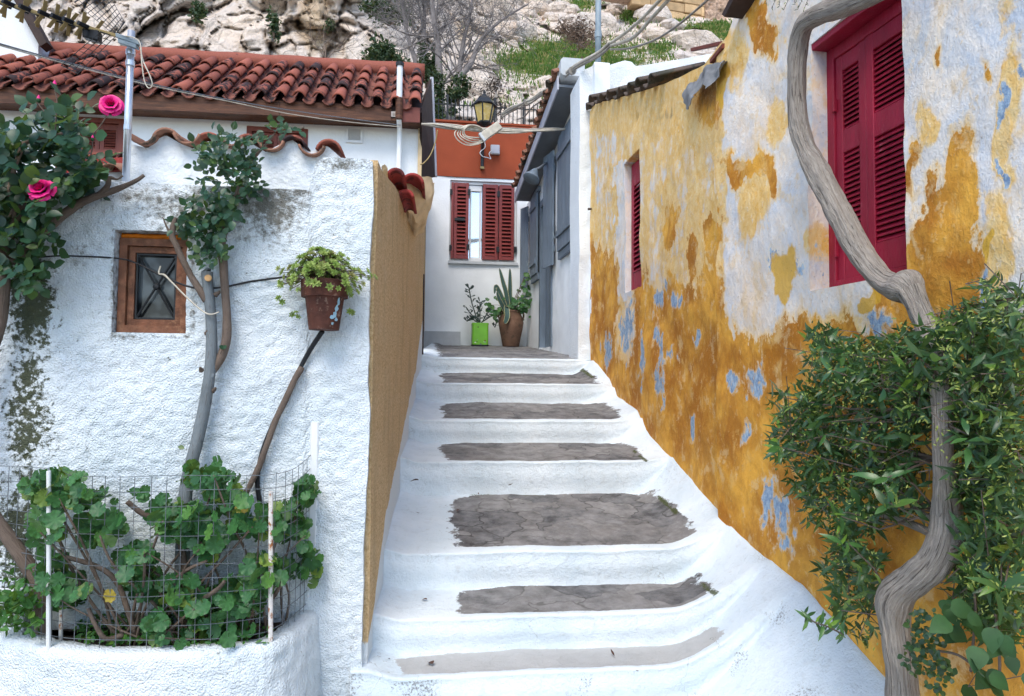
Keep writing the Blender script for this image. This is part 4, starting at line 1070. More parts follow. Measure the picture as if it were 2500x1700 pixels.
# small lean-to roof under the window, behind the rose
lt = thing('lean_to_roof', 'small red barrel-tile lean-to roof with red beam behind the rose bush', 'roof', tuple(PD(240, 425, 5.0)))
for k in range(5):
    p = PD(165 + k * 36, 402 - 1.0 * k, 5.2)
    y = Vector((0.02, .9, .35)).normalized(); x = Vector((1, 0, 0)); z = x.cross(y)
    add('tile', rt_cover, lt, basis(x, y, z, p))
MB().prism(PD(140, 412, 5.2), PD(322, 402, 5.2), .10, .06, (0, 0, 1), (0, -1, 0)).build('beam', M['painted_tile'], lt)
MB().prism(PD(140, 438, 5.25), PD(322, 432, 5.25), .12, .10, (0, 0, 1), (0, -1, 0)).build('plaster_band', M['plaster_grey'], lt)
mt = tile_mesh('tile', .09, .08, .3, .014, M['old_tile'], 2.6, 6)
p = PD(270, 428, 5.0); add('tile', mt, lt, basis(Vector((1, 0, 0)), Vector((0, .9, .3)).normalized(), Vector((0, -.3, .9)).normalized(), p))

# neighbouring white gable at the far upper left
FNB = Frame((0, YH + .5), (1, 0))
nb = thing('neighbour_house', 'white plastered gable with a brown rake board at the upper left corner', 'house', tuple(FNB.pt(20, 200)))
_nb = [FNB.uv(px, py) for px, py in [(-500, -500), (-40, -160), (52, 0), (112, 112), (118, 130)]]
wallgrid('gable_wall', FNB, np.linspace(_nb[0][0], _nb[-1][0] - .12, 50), lambda u: 2.5, lambda u: float(np.interp(u, [t[0] for t in _nb], [t[1] for t in _nb])), .1, M['plaster_coarse'], nb, thick=.25)
MB().prism(FNB.pt(-40, -160, .05), FNB.pt(114, 116, .05), .10, .16, Vector((.8, 0, .6)), FNB.n).build('rake_board', M['dark_wood'], nb)

# ------------------------------------------------------------------ hill, cliff and what grows on it
NU, NV = 620, 190
gu = np.linspace(-500, 3000, NU); gv = np.linspace(-420, 420, NV)
PX_, PY_ = np.meshgrid(gu, gv, indexing='ij'); PX_ = PX_.ravel(); PY_ = PY_.ravel()
slope = sstep(850, 1350, PX_)
D = 24 + (330 - PY_) * (.016 * (1 - slope) + .085 * slope) + 3 * slope
dirs = (PX_[:, None] - 1250) / F * _R + -(PY_[:, None] - 850) / F * _U + _F
q = _C + dirs * D[:, None]
rid = fbm(q * [.16, .16, .10] + 3, 5, ridged=True, seed=110); fine = fbm(q * .75, 4, seed=114, ridged=True); big = fbm(q * .06, 3, seed=118)
wq = np.stack([q[:, 0] * .34 + .5 * fbm(q * .3, 3, seed=122), q[:, 2] * .26 + .5 * fbm(q * .3 + 9, 3, seed=123)], 1)
f1, f2, ca, cb_, dl = cells(wq, 5)
g1, g2, ga, gb, gl = cells(wq * 3.1 + 7, 6)
blocky = .9 * ca + 1.1 * dl[:, 0] * cb_ + .9 * dl[:, 1] * ca - .55 * sstep(.16, 0, f2 - f1) * -1 + .32 * ga + .5 * gl[:, 0] * gb + .28 * sstep(.14, 0, g2 - g1)
green = np.maximum.reduce([blob(PX_, PY_, 1400, 150, 190, 60) * 1.0 + .45, blob(PX_, PY_, 1610, 120, 60, 40) * .6 + .2, blob(PX_, PY_, 1740, 75, 90, 34) * .8 + .3, blob(PX_, PY_, 1540, 40, 40, 24) * .8 + .3,
                           blob(PX_, PY_, 1420, 8, 90, 24) * .7 + .25, blob(PX_, PY_, 1650, 40, 40, 24) * .7 + .2, .18 * slope + .0 * PX_]) + .25 * fbm(q * .5, 3, seed=130)
amp = (1.7 - .5 * slope) * (1 - .6 * np.clip(green, 0, 1))
D2 = D + amp * (-.35 * rid - .25 * fine + .6 * big + .75 * blocky)
q2 = _C + dirs * D2[:, None]
tan = np.maximum.reduce([blob(PX_, PY_, 765, 50, 50, 90) + .4, blob(PX_, PY_, 900, 90, 30, 60) * .7, blob(PX_, PY_, 1130, 75, 40, 60) * .8 + .1, blob(PX_, PY_, 1240, 30, 60, 40) * .5])
HILLF = grid_faces(NU, NV)
hill = tag(add('cliff', mesh('cliff', q2, HILLF[:, ::-1], M['rock'], True, {'green': green, 'tan': tan})), kind='structure')
HD = D2.reshape(NU, NV); HG = green.reshape(NU, NV)
def hill_at(px, py):
    i = min(max((px - gu[0]) / (gu[1] - gu[0]), 0), NU - 2); j = min(max((py - gv[0]) / (gv[1] - gv[0]), 0), NV - 2)
    a, b = int(i), int(j); s, t = i - a, j - b
    return (HD[a, b] * (1-s) * (1-t) + HD[a+1, b] * s * (1-t) + HD[a, b+1] * (1-s) * t + HD[a+1, b+1] * s * t), HG[a, b]
# grass blades on the green slope
gvv = []; gff = []
for k in range(34000):
    px = RNG.uniform(1130, 1830); py = RNG.uniform(-30, 270)
    d, g = hill_at(px, py)
    if g + RNG.uniform(-.38, .3) < .46: continue
    b = PD(px, py, d - .02); h = RNG.uniform(.10, .34) * (1.6 if RNG.random() < .08 else 1); w = RNG.uniform(.02, .05)
    a = RNG.uniform(0, 6.28); dx = Vector((math.cos(a), math.sin(a), 0)) * w; ln = Vector((RNG.uniform(-.5, .5), RNG.uniform(-.6, .1), 1)).normalized() * h
    n0 = len(gvv); gvv += [tuple(b - dx), tuple(b + dx), tuple(b + ln * .6 + dx * .8 + Vector((0, -.02, 0))), tuple(b + ln)]
    gff.append((n0, n0+1, n0+2, n0+3))
tag(add('hillside_grass', mesh('hillside_grass', gvv, gff, M['hill_grass'])), 'patchy green and straw-coloured grass on the rocky slope', 'grass', kind='stuff')

bv, bf = [], []
for k in range(260):
    px, py = RNG.uniform(1150, 1850), RNG.uniform(-40, 270)
    d, g = hill_at(px, py)
    if g > .38: continue
    c = PD(px, py, d + .1); r = RNG.uniform(.15, .5) * (2.0 if RNG.random() < .15 else 1) * d / 34; n0 = len(bv)
    rings = [(math.sin(a) , math.cos(a)) for a in np.linspace(.25, 2.9, 7)]
    pv = np.array([(r * 1.25 * s * math.cos(t), r * s * math.sin(t), r * .8 * z) for s, z in rings for t in np.linspace(0, 2 * math.pi, 10, endpoint=False)])
    pv = pv * (1 + .45 * fbm(pv / r * 1.1 + k * 3.7, 3, seed=170, ridged=True))[:, None] + np.array(c)
    bv += [tuple(p) for p in pv]
    for j in range(6):
        for m in range(10): bf.append((n0 + j*10 + m, n0 + (j+1)*10 + m, n0 + (j+1)*10 + (m+1) % 10, n0 + j*10 + (m+1) % 10))
    bf += [tuple(n0 + m for m in range(10)), tuple(n0 + 60 + m for m in range(9, -1, -1))]
tag(add('boulders', mesh('boulders', bv, bf, M['rock'], False, {'green': np.zeros(len(bv)), 'tan': np.full(len(bv), .1)})), 'pale limestone boulders strewn over the grassy slope', 'boulders', kind='stuff')

def leafcloud(n, sampler, size, shape='ovate', facing=None, rng=RNG):
    """n leaf blades (a folded 6-vertex blade each) joined in one mesh"""
    v = []; f = []
    for k in range(n):
        c = sampler()
        if c is None: continue
        c = Vector(c); L = size * rng.uniform(.6, 1.25)
        y = Vector((rng.gauss(0, 1), rng.gauss(0, 1), rng.gauss(.1, .8))).normalized()
        z = Vector((rng.gauss(0, .7), rng.gauss(-.5, .7), rng.gauss(.7, .6))); z = z - y * z.dot(y)
        if z.length < 1e-3: continue
        z.normalize(); x = y.cross(z); w = L * (.30 if shape == 'ovate' else .14)
        n0 = len(v)
        for (a, b, h) in ((0, 0, 0), (-w, L*.35, .12*w), (0, L*.45, -.25*w), (w, L*.35, .12*w), (-w*.7, L*.75, 0), (w*.7, L*.75, 0), (0, L, -.4*w)):
            v.append(tuple(c + x*a + y*b + z*h))
        f += [(n0, n0+2, n0+1), (n0, n0+3, n0+2), (n0+1, n0+2, n0+4), (n0+3, n0+5, n0+2), (n0+4, n0+2, n0+6), (n0+2, n0+5, n0+6)]
    return v, f
def bush(name, label, px, py, rx, ry, d, n, size, mat, cat='bush', shape='ovate', stems=5, grp=None):
    base = PD(px, py + ry, d); c = PD(px, py, d); R = rx * d / F; H = ry * d / F
    t = thing(name, label, cat, tuple(base), grp)
    seeds = [(RNG.gauss(0, .45), RNG.gauss(0, .4), RNG.gauss(0, .45), RNG.uniform(.25, .5)) for _ in range(9)]
    def smp():
        s = RNG.choice(seeds)
        return c + Vector(((s[0] + RNG.gauss(0, s[3]*.6)) * R, (s[1] + RNG.gauss(0, s[3]*.6)) * R, (s[2] + RNG.gauss(0, s[3]*.6)) * H))
    v, f = leafcloud(n, smp, size, shape)
    tag(add('foliage', mesh('foliage', v, f, mat), t), kind='stuff')
    mb = MB()
    for k in range(stems):
        s = RNG.choice(seeds); e = c + Vector((s[0]*R, s[1]*R, s[2]*H)); m_ = (base + e) / 2 + Vector((RNG.uniform(-.1, .1)*R, 0, 0))
        mb.tube([base, m_, e], [.02*d/14, .014*d/14, .005], 5)
    mb.build('stems', M['bark_plain'], t, True)
    return t
bush('dark_shrub', 'dark green shrub on the cliff above the tiled ridge, left of the bare trees', 945, 140, 55, 45, 15.5, 1500, .11, M['hill_bush'])
bush('dark_shrub', 'dark green shrub hanging on the cliff at the top edge', 950, 25, 50, 38, 22, 1100, .16, M['hill_bush'])
bush('dark_shrub', 'dark cypress-like shrub between the two bare trees', 1040, 150, 24, 65, 16.5, 900, .10, M['hill_bush'])
bush('dark_shrub', 'dark shrub beside the iron railing behind the bare trunk', 1072, 245, 26, 60, 15.2, 1000, .09, M['hill_bush'])
bush('dark_shrub', 'small dark shrub hanging right of the bare trunks over the railing', 1118, 225, 30, 34, 15.2, 650, .09, M['hill_bush'])
bush('dry_shrub', 'dry brown twiggy shrub on the slope beside the grey pole', 1420, 75, 55, 40, 30, 1100, .22, M['bark_plain'], shape='thin')
bush('dry_shrub', 'greyish dry bush on the rock behind the eaves', 1200, 245, 50, 45, 17, 600, .10, M['stem_brown'], shape='thin')
bush('cliff_plant', 'small green tuft growing in the crack of the pale cliff', 480, 35, 16, 30, 22.5, 320, .14, M['hill_bush'])
bush('cliff_plant', 'green tuft on the cliff ledge beside the tan rock face', 668, 60, 18, 34, 22.5, 320, .14, M['hill_bush'])
bush('cliff_plant', 'tiny dark tuft high on the cliff near the tan face', 800, 65, 14, 10, 22.5, 160, .12, M['hill_bush'])

# iron railing on the terrace behind the orange house
rail = thing('iron_railing', 'thin dark iron railing along the terrace above the orange wall', 'railing', tuple(PD(1180, 305, 14)))
za, zb_ = PD(1170, 306, 14).z, PD(1170, 250, 14).z
ry = PD(1170, 300, 14).y
rx0, rx1 = PY(1050, 280, ry).x, PY(1330, 280, ry).x
pk = MB().tube([(0, 0, za - .8), (0, 0, zb_)], .010, 5); pk.lathe((0, 0, zb_), [(.016, 0), (.001, .05)], 5)
pk = mesh('picket', pk.v, pk.f, M['black_iron'])
k = 0; x = rx0
while x < rx1:
    add('picket', pk, rail, Matrix.Translation((x, ry, 0))); x += .085
for zz_ in (za + .06, zb_ - .08): MB().prism((rx0, ry, zz_), (rx1, ry, zz_), .02, .02, (0, 1, 0), (0, 0, 1)).build('rail', M['black_iron'], rail)
for px in (1092, 1208, 1278): MB().prism((PY(px, 280, ry).x, ry, za - .3), (PY(px, 280, ry).x, ry, zb_ + .12), .045, .045, (1, 0, 0), (0, 1, 0)).build('post', M['black_iron'], rail)
tz = PD(1170, 312, 14).z - .7
tag(add('terrace', mesh('terrace', [(rx0 - 2, ry - .8, tz), (rx1 + 2, ry - .8, tz), (rx1 + 2, ry + 6, tz), (rx0 - 2, ry + 6, tz), (rx0 - 2, ry - .8, tz - 4), (rx1 + 2, ry - .8, tz - 4)], [(0, 1, 2, 3), (4, 5, 1, 0)], M['ground_earth'])), kind='structure')

# bare trees
def grow(mb, p, d, r, L, depth, rng):
    pts = [p]; rr = [r]
    n = 4
    for k in range(n):
        d = (d + Vector((rng.gauss(0, .22), rng.gauss(0, .22), rng.gauss(.02, .2)))).normalized()
        p = p + d * (L / n); pts.append(p); rr.append(r * (1 - .55 * (k + 1) / n))
    mb.tube(pts, rr, 5 if r > .012 else 3, False)
    if depth:
        for k in range(rng.choice((3, 3, 4))):
            i = rng.choice((1, 2, 3, 4)); dd = (pts[i] - pts[i-1]).normalized()
            nd = (dd + Vector((rng.gauss(0, .75), rng.gauss(0, .5), rng.gauss(.05, .6)))).normalized()
            grow(mb, pts[i], nd, max(.004, rr[i] * .62), L * rng.uniform(.55, .8), depth - 1, rng)
def bare_tree(label, stems, d, twig_d, seed, tw=14, mat='tree_grey', depth=3, L=1.1):
    rng = random.Random(seed)
    b = stems[0][0]; t = thing('bare_tree', label, 'tree', tuple(PD(b[0], b[1], d)))
    mb = MB()
    for st in stems:
        P = [PD(x, y, d + .12 * i) for i, (x, y, w) in enumerate(st)]
        R_ = [w * d / F / 2 for x, y, w in st]
        tube_obj('trunk', P, R_, M[mat], t, 9, 6, lump=.12, seed=seed)
        sm = smooth_path([tuple(p) + (r,) for p, r in zip(P, R_)], 5)
        for k in range(tw):
            i = rng.randrange(len(sm) // 4, len(sm) - 1)
            p = Vector(sm[i][:3]); dd = (Vector(sm[i+1][:3]) - p).normalized()
            nd = (dd * .7 + Vector((rng.gauss(0, .8), rng.gauss(0, .5), rng.gauss(.3, .5)))).normalized()
            grow(mb, p, nd, max(.006, sm[i][3] * .35), L * rng.uniform(.6, 1.2), depth, rng)
    o = mb.build('branches', M[mat], t, True); tag(o, kind='stuff')
    return t
bare_tree('tall bare grey tree with twin trunks behind the alley, right of the tiled ridge',
          [[(1086, 330, 22), (1076, 250, 20), (1072, 180, 18), (1068, 100, 15), (1058, 40, 12), (1050, -60, 9)],
           [(1094, 330, 22), (1104, 260, 18), (1116, 200, 16), (1124, 150, 13), (1134, 90, 10), (1150, 20, 7), (1155, -50, 4)],
           [(1116, 195, 15), (1150, 155, 13), (1166, 110, 10), (1200, 70, 8), (1240, 40, 5), (1290, 10, 3)]], 15.8, 3, 5, 15, L=1.2)
bare_tree('slender bare grey tree behind the red roof ridge, left of the twin trunk tree',
          [[(1026, 185, 14), (1012, 140, 12), (1000, 105, 11), (988, 50, 8), (975, -40, 5)], [(1034, 185, 12), (1034, 110, 10), (1036, 40, 9), (1034, -60, 6)],
           [(1004, 110, 6), (1030, 60, 5), (1022, 10, 4), (1015, -40, 3)]], 17.5, 3, 9, 13, L=1.2)
bare_tree('small leafless sapling standing just above the red roof tiles', [[(792, 172, 3.5), (795, 130, 3), (790, 95, 2), (793, 60, 1.2)], [(793, 150, 3), (830, 110, 2), (860, 80, 1.2)], [(793, 140, 2.5), (770, 110, 1.8), (755, 85, 1)]], 12, 2, 14, 5, 'bark_plain', 1, .5)

# ancient ashlar wall on the hill
FA = Frame(PD(1620, 40, 50), ray(2600, 40) * .35 + _r)
ruin = thing('ancient_wall', 'ancient wall of honey-coloured stone blocks high on the hillside', 'wall', tuple(PD(1650, 60, 50)))
zu = lambda px, py: FA.uv(px, py)
courses = [(-40, -14), (-14, 10), (10, 34), (34, 54), (54, 74)]
u_end = zu(1722, 40)[0]
for ci, (ya, yb) in enumerate(courses):
    vb, vt = zu(1680, yb)[1], zu(1680, ya)[1]
    px = 1480 + 26 * (ci % 2) + (0 if ci < 2 else (ci - 1) * 62)
    while True:
        w = RNG.uniform(26, 48)
        a, b = zu(px, 40)[0], min(zu(px + w, 40)[0], u_end)
        if a >= u_end - .2: break
        MB().fbox(FA, a + .02, b - .02, vb + .02 + RNG.uniform(0, .03), vt - .02, -.8, RNG.uniform(-.04, .10), .05).build('stone_block', M['stone_ashlar'], ruin)
        px += w
MB().fbox(FA, zu(1478, 40)[0], u_end, zu(1680, 20)[1], zu(1680, -40)[1], -.9, -.12, .02).build('core', M['rubble'], ruin)
FA2 = Frame(FA.P(u_end + .02, 0, 0), FA.u)
wallgrid('rubble_section', FA2, np.linspace(0, 7, 90), lambda u: zu(1760, 80)[1], lambda u: zu(1760, -80)[1], .08, M['rubble'], ruin, disp=lambda U, V: .06 + .22 * fbm(np.stack([U, V, U*0], 1) * 3.2, 3, seed=140, ridged=True), thick=.8)
# ------------------------------------------------------------------ leaf shapes
def blade(name, mat, prof, fold=.15, droop=.2, wave=0.0):
    """prof: list of (y, half width); two quads per segment, folded on the midrib and drooping"""
    v = []; f = []
    for i, (y, w) in enumerate(prof):
        z = -droop * y * y
        v += [(-w, y, z + fold * w + wave * (-1) ** i * w), (0, y, z), (w, y, z + fold * w - wave * (-1) ** i * w)]
    for i in range(len(prof) - 1):
        a = i * 3
        f += [(a, a+1, a+4, a+3), (a+1, a+2, a+5, a+4)]
    return mesh(name, v, f, mat, True)
OVATE = [(0, .01), (.12, .20), (.3, .33), (.5, .36), (.7, .29), (.87, .15), (1, .01)]
LANCE = [(0, .015), (.15, .07), (.35, .125), (.55, .13), (.75, .09), (.9, .04), (1, .005)]
SPOON = [(0, .05), (.25, .08), (.5, .17), (.72, .23), (.9, .17), (1, .03)]
HEART = [(-.08, .18), (.05, .34), (.25, .42), (.5, .36), (.75, .2), (1, .01)]
def disc_leaf(name, mat, lobes=7, n=34):
    v = [(0, 0, -.10)]; f = []
    for ring, rr in ((0, .45), (1, .8), (2, 1.0)):
        for k in range(n):
            a = -math.pi / 2 + .12 + (2 * math.pi - .24) * k / (n - 1)
            sc = 1 + (.15 * abs(math.cos(a * lobes / 2)) - .06 if ring else 0) + (.035 * math.cos(a * lobes * 3) if ring == 2 else 0)
            z = (-.10, -.02 + .05 * math.sin(a * lobes), .02 + .10 * math.sin(a * lobes + .6))[ring]
            v.append((rr * sc * math.cos(a), rr * sc * math.sin(a), z))
    for k in range(n - 1):
        f.append((0, 1+k, 2+k))
        for r in range(2):
            f.append((1+r*n+k, 1+(r+1)*n+k, 2+(r+1)*n+k, 2+r*n+k))
    return mesh(name, v, f, mat, True)
def place(name, me, parent, p, y, z, s):
    y = Vector(y).normalized(); z = Vector(z); z = z - y * z.dot(y)
    z = z.normalized() if z.length > 1e-4 else y.orthogonal().normalized()
    x = y.cross(z)
    return add(name, me, parent, basis(x * s, y * s, z * s, Vector(p)))
def rvec(s=1.0): return Vector((RNG.gauss(0, s), RNG.gauss(0, s), RNG.gauss(0, s)))
def pick(ells):
    w = [e[2] * e[3] for e in ells]
    e = RNG.choices(ells, w)[0]
    a = RNG.uniform(0, 6.28); r = math.sqrt(RNG.random())
    return e[0] + e[2] * r * math.cos(a), e[1] + e[3] * r * math.sin(a)
ROSE = [blade('leaf', M['rose_leaf'], OVATE, .18, .15, .05), blade('leaf', M['rose_leaf'], OVATE, .3, .3, .04), blade('leaf', M['rose_leaf'], [(y, w * 1.15) for y, w in OVATE], .1, -.12, .06)]
def compound(fr, px, py, d, size, parent, store=None):
    """rose leaf: five leaflets on a short stalk"""
    base = fr.pt(px, py, d)
    ax = (Vector((RNG.gauss(0, .8), RNG.gauss(-.5, .3), RNG.gauss(-.15, .7)))).normalized()
    up = (Vector((RNG.gauss(0, .35), RNG.gauss(-.9, .3), RNG.gauss(.55, .35)))).normalized()
    sd = ax.cross(up)
    sp = [(ax, 1.0, 1.0)] + [((ax * .45 + sd * s).normalized(), t, .8) for t in (.25, .65) for s in (1, -1)]
    for (y, t, k) in sp[:RNG.choice((3, 5, 5))]:
        p = base + ax * size * 1.4 * t
        s = size * k * RNG.uniform(.85, 1.15)
        yy = (y + rvec(.15)).normalized(); zz = up + rvec(.22)
        if store is None: place('leaf', RNG.choice(ROSE), parent, p, yy, zz, s)
        else:
            zz = (zz - yy * zz.dot(yy)).normalized(); xx = yy.cross(zz); n0 = len(store[0])
            me = ROSE[0]
            for vv in me.vertices: store[0].append(tuple(p + (xx * vv.co.x + yy * vv.co.y + zz * vv.co.z) * s))
            for pl in me.polygons: store[1].append(tuple(i + n0 for i in pl.vertices))
def rose_bloom(name, parent, c, r, facing):
    """layered petals round a tight centre"""
    q = Vector(facing).to_track_quat('Z', 'Y'); mb = MB()
    bl = add(name, None, None) if False else None
    petals = []
    for ring, (n, tilt, rad, sz) in enumerate([(4, 1.55, .05, .55), (5, 1.40, .16, .68), (6, 1.12, .28, .85), (6, .72, .36, .95), (6, .30, .38, 1.0)]):
        for k in range(n):
            a = 2 * math.pi * (k + .5 * ring) / n + RNG.uniform(-.15, .15)
            v = []; f = []
            for i in range(5):
                t = i / 4
                for j in range(5):
                    s = (j - 2) / 2
                    w = sz * .62 * math.sin(min(1, .25 + t) * 1.7) * s
                    up = sz * t
                    el = tilt + .5 * (1 - t) - (.7 * max(0, t - .7) if ring > 1 else 0)
                    rr = rad + math.cos(el) * up + .18 * (1 - abs(s)) * sz * math.sin(el) - .12 * s * s * sz
                    z = math.sin(el) * up * 1.0 - .14 * ring + (.05 * math.sin(6 * s + k) * t)
                    x, y = rr, w
                    v.append(Vector(c) + q @ (Vector((x * math.cos(a) - y * math.sin(a), x * math.sin(a) + y * math.cos(a), z)) * r * .72))
            f = [(i*5+j, i*5+j+1, i*5+5+j+1, i*5+5+j) for i in range(4) for j in range(4)]
            petals.append((v, f))
    root = None
    for v, f in petals:
        me = mesh('petal', v, f, M['rose_pink'], True)
        if root is None: root = add(name, me, parent)
        else: add('petal', me, root)
    mb = MB(); mb.lathe(Vector(c) - q @ Vector((0, 0, r * .25)), [(.001, -.2 * r), (.25 * r, -.1 * r), (.3 * r, .1 * r), (.2 * r, .35 * r)], 8, Vector(facing).normalized()); mb.build('sepal', M['vine_leaf'], root, True)
    return root
def rose_bud(parent, c, r):
    mb = MB().lathe(c, [(.001, -.3*r), (.55*r, 0), (.6*r, .6*r), (.4*r, 1.3*r), (.12*r, 1.9*r), (.001, 2.0*r)], 8); b = mb.build('bud', M['rose_pink'], parent, True)
    MB().lathe(c, [(.001, -.5*r), (.5*r, -.3*r), (.68*r, .2*r), (.66*r, .7*r), (.62*r, .75*r)], 8).build('sepal', M['vine_leaf'], b, True)

# ------------------------------------------------------------------ big climbing rose on the left
rb = thing('climbing_rose', 'large climbing rose with dark leaves and pink blooms on the white garden wall', 'rose bush', tuple(FW.pt(60, 1500, .15)))
def wt(name, pts, parent, mat, fr=FW, n=9, lump=.12, groove=0, k=6, seed=0):
    """tube through (px, py, d, width in photo pixels) points over a wall"""
    P = [fr.pt(p[0], p[1], p[2]) for p in pts]
    R_ = [p[3] / F / 2 * (q - CAM).dot(_f) for p, q in zip(pts, P)]
    return tube_obj(name, P, R_, M[mat], parent, n, k, lump, groove, seed)
wt('trunk', [(108, 1600, .20, 38), (104, 1500, .2, 38), (98, 1430, .2, 38), (70, 1385, .2, 36), (30, 1325, .2, 34), (-10, 1270, .2, 32), (-60, 1180, .2, 30)], rb, 'brown_bark', n=12)
wt('trunk', [(-64, 1185, .2, 30), (-62, 1050, .16, 34), (-40, 900, .12, 38), (-5, 790, .12, 36), (5, 700, .12, 34), (8, 620, .12, 30), (40, 520, .14, 26), (75, 440, .16, 18)], rb, 'brown_bark', n=12)
wt('branch', [(30, 640, .10, 34), (75, 600, .10, 30), (130, 545, .10, 24), (190, 500, .10, 20), (240, 478, .10, 18), (275, 466, .10, 17), (310, 452, .10, 12), (335, 440, .11, 10), (352, 428, .11, 8)], rb, 'brown_bark')
wt('branch', [(240, 478, .10, 14), (262, 455, .12, 13), (268, 435, .12, 11), (285, 438, .13, 5), (300, 430, .13, 4)], rb, 'brown_bark')
wt('branch', [(20, 480, .22, 12), (36, 410, .24, 11), (48, 375, .25, 11), (60, 350, .25, 12), (90, 338, .26, 10), (125, 334, .27, 8), (152, 326, .28, 7)], rb, 'bark_plain')
for a in ([(120, 310, .28, 3), (112, 280, .28, 3), (95, 255, .28, 3), (92, 246, .28, 3)], [(134, 330, .28, 3), (137, 290, .28, 3), (140, 250, .28, 3), (133, 218, .28, 3)], [(215, 400, .25, 3), (224, 370, .25, 3), (226, 345, .25, 3)],
          [(225, 330, .22, 3), (250, 300, .22, 3), (270, 262, .22, 3)], [(70, 520, .25, 4), (90, 490, .27, 4), (98, 465, .28, 4)]):
    wt('stem', a, rb, 'stem_brown', n=5, lump=0, k=4)
EL = [(60, 420, 68, 60), (150, 380, 80, 60), (205, 335, 60, 45), (120, 330, 60, 45), (50, 360, 60, 50), (40, 520, 45, 70), (95, 645, 45, 40), (160, 470, 60, 40), (30, 590, 36, 50), (205, 420, 50, 50), (165, 285, 50, 26), (110, 560, 40, 36), (70, 690 - 30, 40, 30), (10, 440, 40, 90), (75, 300, 20, 14)]
for k in range(66):
    px, py = pick(EL); compound(FW, px, py, RNG.uniform(.12, .34), .060, rb)
st = ([], [])
EL = [(-60, 420, 60, 110), (-50, 570, 50, 80)] + EL
for k in range(280):
    px, py = pick(EL[:-1]); compound(FW, px - 5, py, RNG.uniform(.03, .22), .058, rb, st)
tag(add('inner_foliage', mesh('inner_foliage', st[0], st[1], M['rose_leaf_mass'], True), rb), kind='stuff')
rose_bloom('bloom', rb, FW.pt(270, 254, .24), .050, (.15, -1, .25))
rose_bloom('bloom', rb, FW.pt(98, 460, .32), .056, (-.1, -1, .45))
for px, py, r in ((133, 214, .016), (94, 248, .014), (226, 342, .011)): rose_bud(rb, FW.pt(px, py, .28), r)
for px, py in ((60, 300), (85, 310)):
    place('leaf', ROSE[0], rb, FW.pt(px, py, .27), rvec() + Vector((0, 0, -.3)), (0, -1, .4), .055)

# ------------------------------------------------------------------ pruned rose in the middle of the wall
cr = thing('pruned_rose', 'pruned grey rose trunk with a leafy crown beside the small window', 'rose bush', tuple(FW.pt(455, 1560, .12)))
wt('trunk', [(a, b, c, w * .88) for a, b, c, w in [(440, 1560, .14, 40), (448, 1300, .13, 38), (456, 1180, .12, 34), (478, 1090, .10, 33), (496, 1010, .09, 32), (510, 930, .09, 31), (517, 850, .09, 30), (514, 760, .09, 29), (508, 700, .09, 28), (506, 668, .09, 30), (506, 664, .09, 24)]], cr, 'rose_bark', n=14, lump=.10)
c_ = FW.pt(508, 679, .125)
MB().lathe(c_, [(.015, -.01), (.015, .002), (.001, .003)], 12, Vector((.1, -1, .1)).normalized()).build('cut_face', M['cut_wood'], cr)
MB().lathe(FW.pt(516, 916, .105), [(.013, -.03), (.012, .004), (.001, .005)], 10, Vector((.1, -1, .1)).normalized()).build('knot', M['rose_bark'], cr)
for px, py in ((490, 905), (524, 955), (494, 985), (498, 1035), (506, 815), (533, 720), (476, 1095)):
    wt('twig_stub', [(px + 6 * (500 - px) / 30, py, .09, 14), (px, py - 4, .10, 9), (px - (500 - px) * .1, py - 8, .11, 5)], cr, 'brown_bark', n=6, k=3)
wt('branch', [(505, 735, .09, 20), (486, 705, .10, 17), (465, 672, .10, 16), (445, 632, .11, 15), (430, 598, .11, 14), (420, 575, .11, 15), (425, 545, .11, 12), (430, 532, .11, 8)], cr, 'brown_bark')
wt('branch', [(420, 575, .11, 9), (408, 556, .11, 5), (397, 530, .11, 3)], cr, 'brown_bark', n=5)
wt('branch', [(518, 905, .08, 22), (540, 872, .08, 22), (552, 830, .08, 21), (554, 770, .08, 20), (549, 700, .08, 20), (545, 640, .08, 21), (540, 590, .08, 22), (560, 520, .08, 20), (585, 465, .08, 17), (598, 420, .08, 13), (625, 380, .08, 8), (660, 340, .09, 5), (680, 310, .09, 3)], cr, 'brown_bark', n=12)
EC = [(520, 520, 60, 50), (560, 440, 60, 45), (540, 380, 60, 30), (580, 400, 60, 40), (500, 570, 50, 50), (520, 620, 45, 35), (610, 430, 30, 50), (480, 545, 40, 40), (640, 330, 30, 22), (690, 320, 28, 22), (640, 300, 20, 12), (560, 340, 50, 24), (520, 355, 30, 20), (560, 480, 40, 40)]
for k in range(68):
    px, py = pick(EC); compound(FW, px, py, RNG.uniform(.06, .22), .041, cr)
st = ([], [])
for k in range(120):
    px, py = pick(EC); compound(FW, px, py, RNG.uniform(.02, .14), .040, cr, st)
tag(add('inner_foliage', mesh('inner_foliage', st[0], st[1], M['rose_leaf_mass'], True), cr), kind='stuff')
for px, py in ((535, 845), (550, 852), (450, 1095)): place('leaf', ROSE[0], cr, FW.pt(px, py, .12), rvec(), (0, -1, .5), .03)

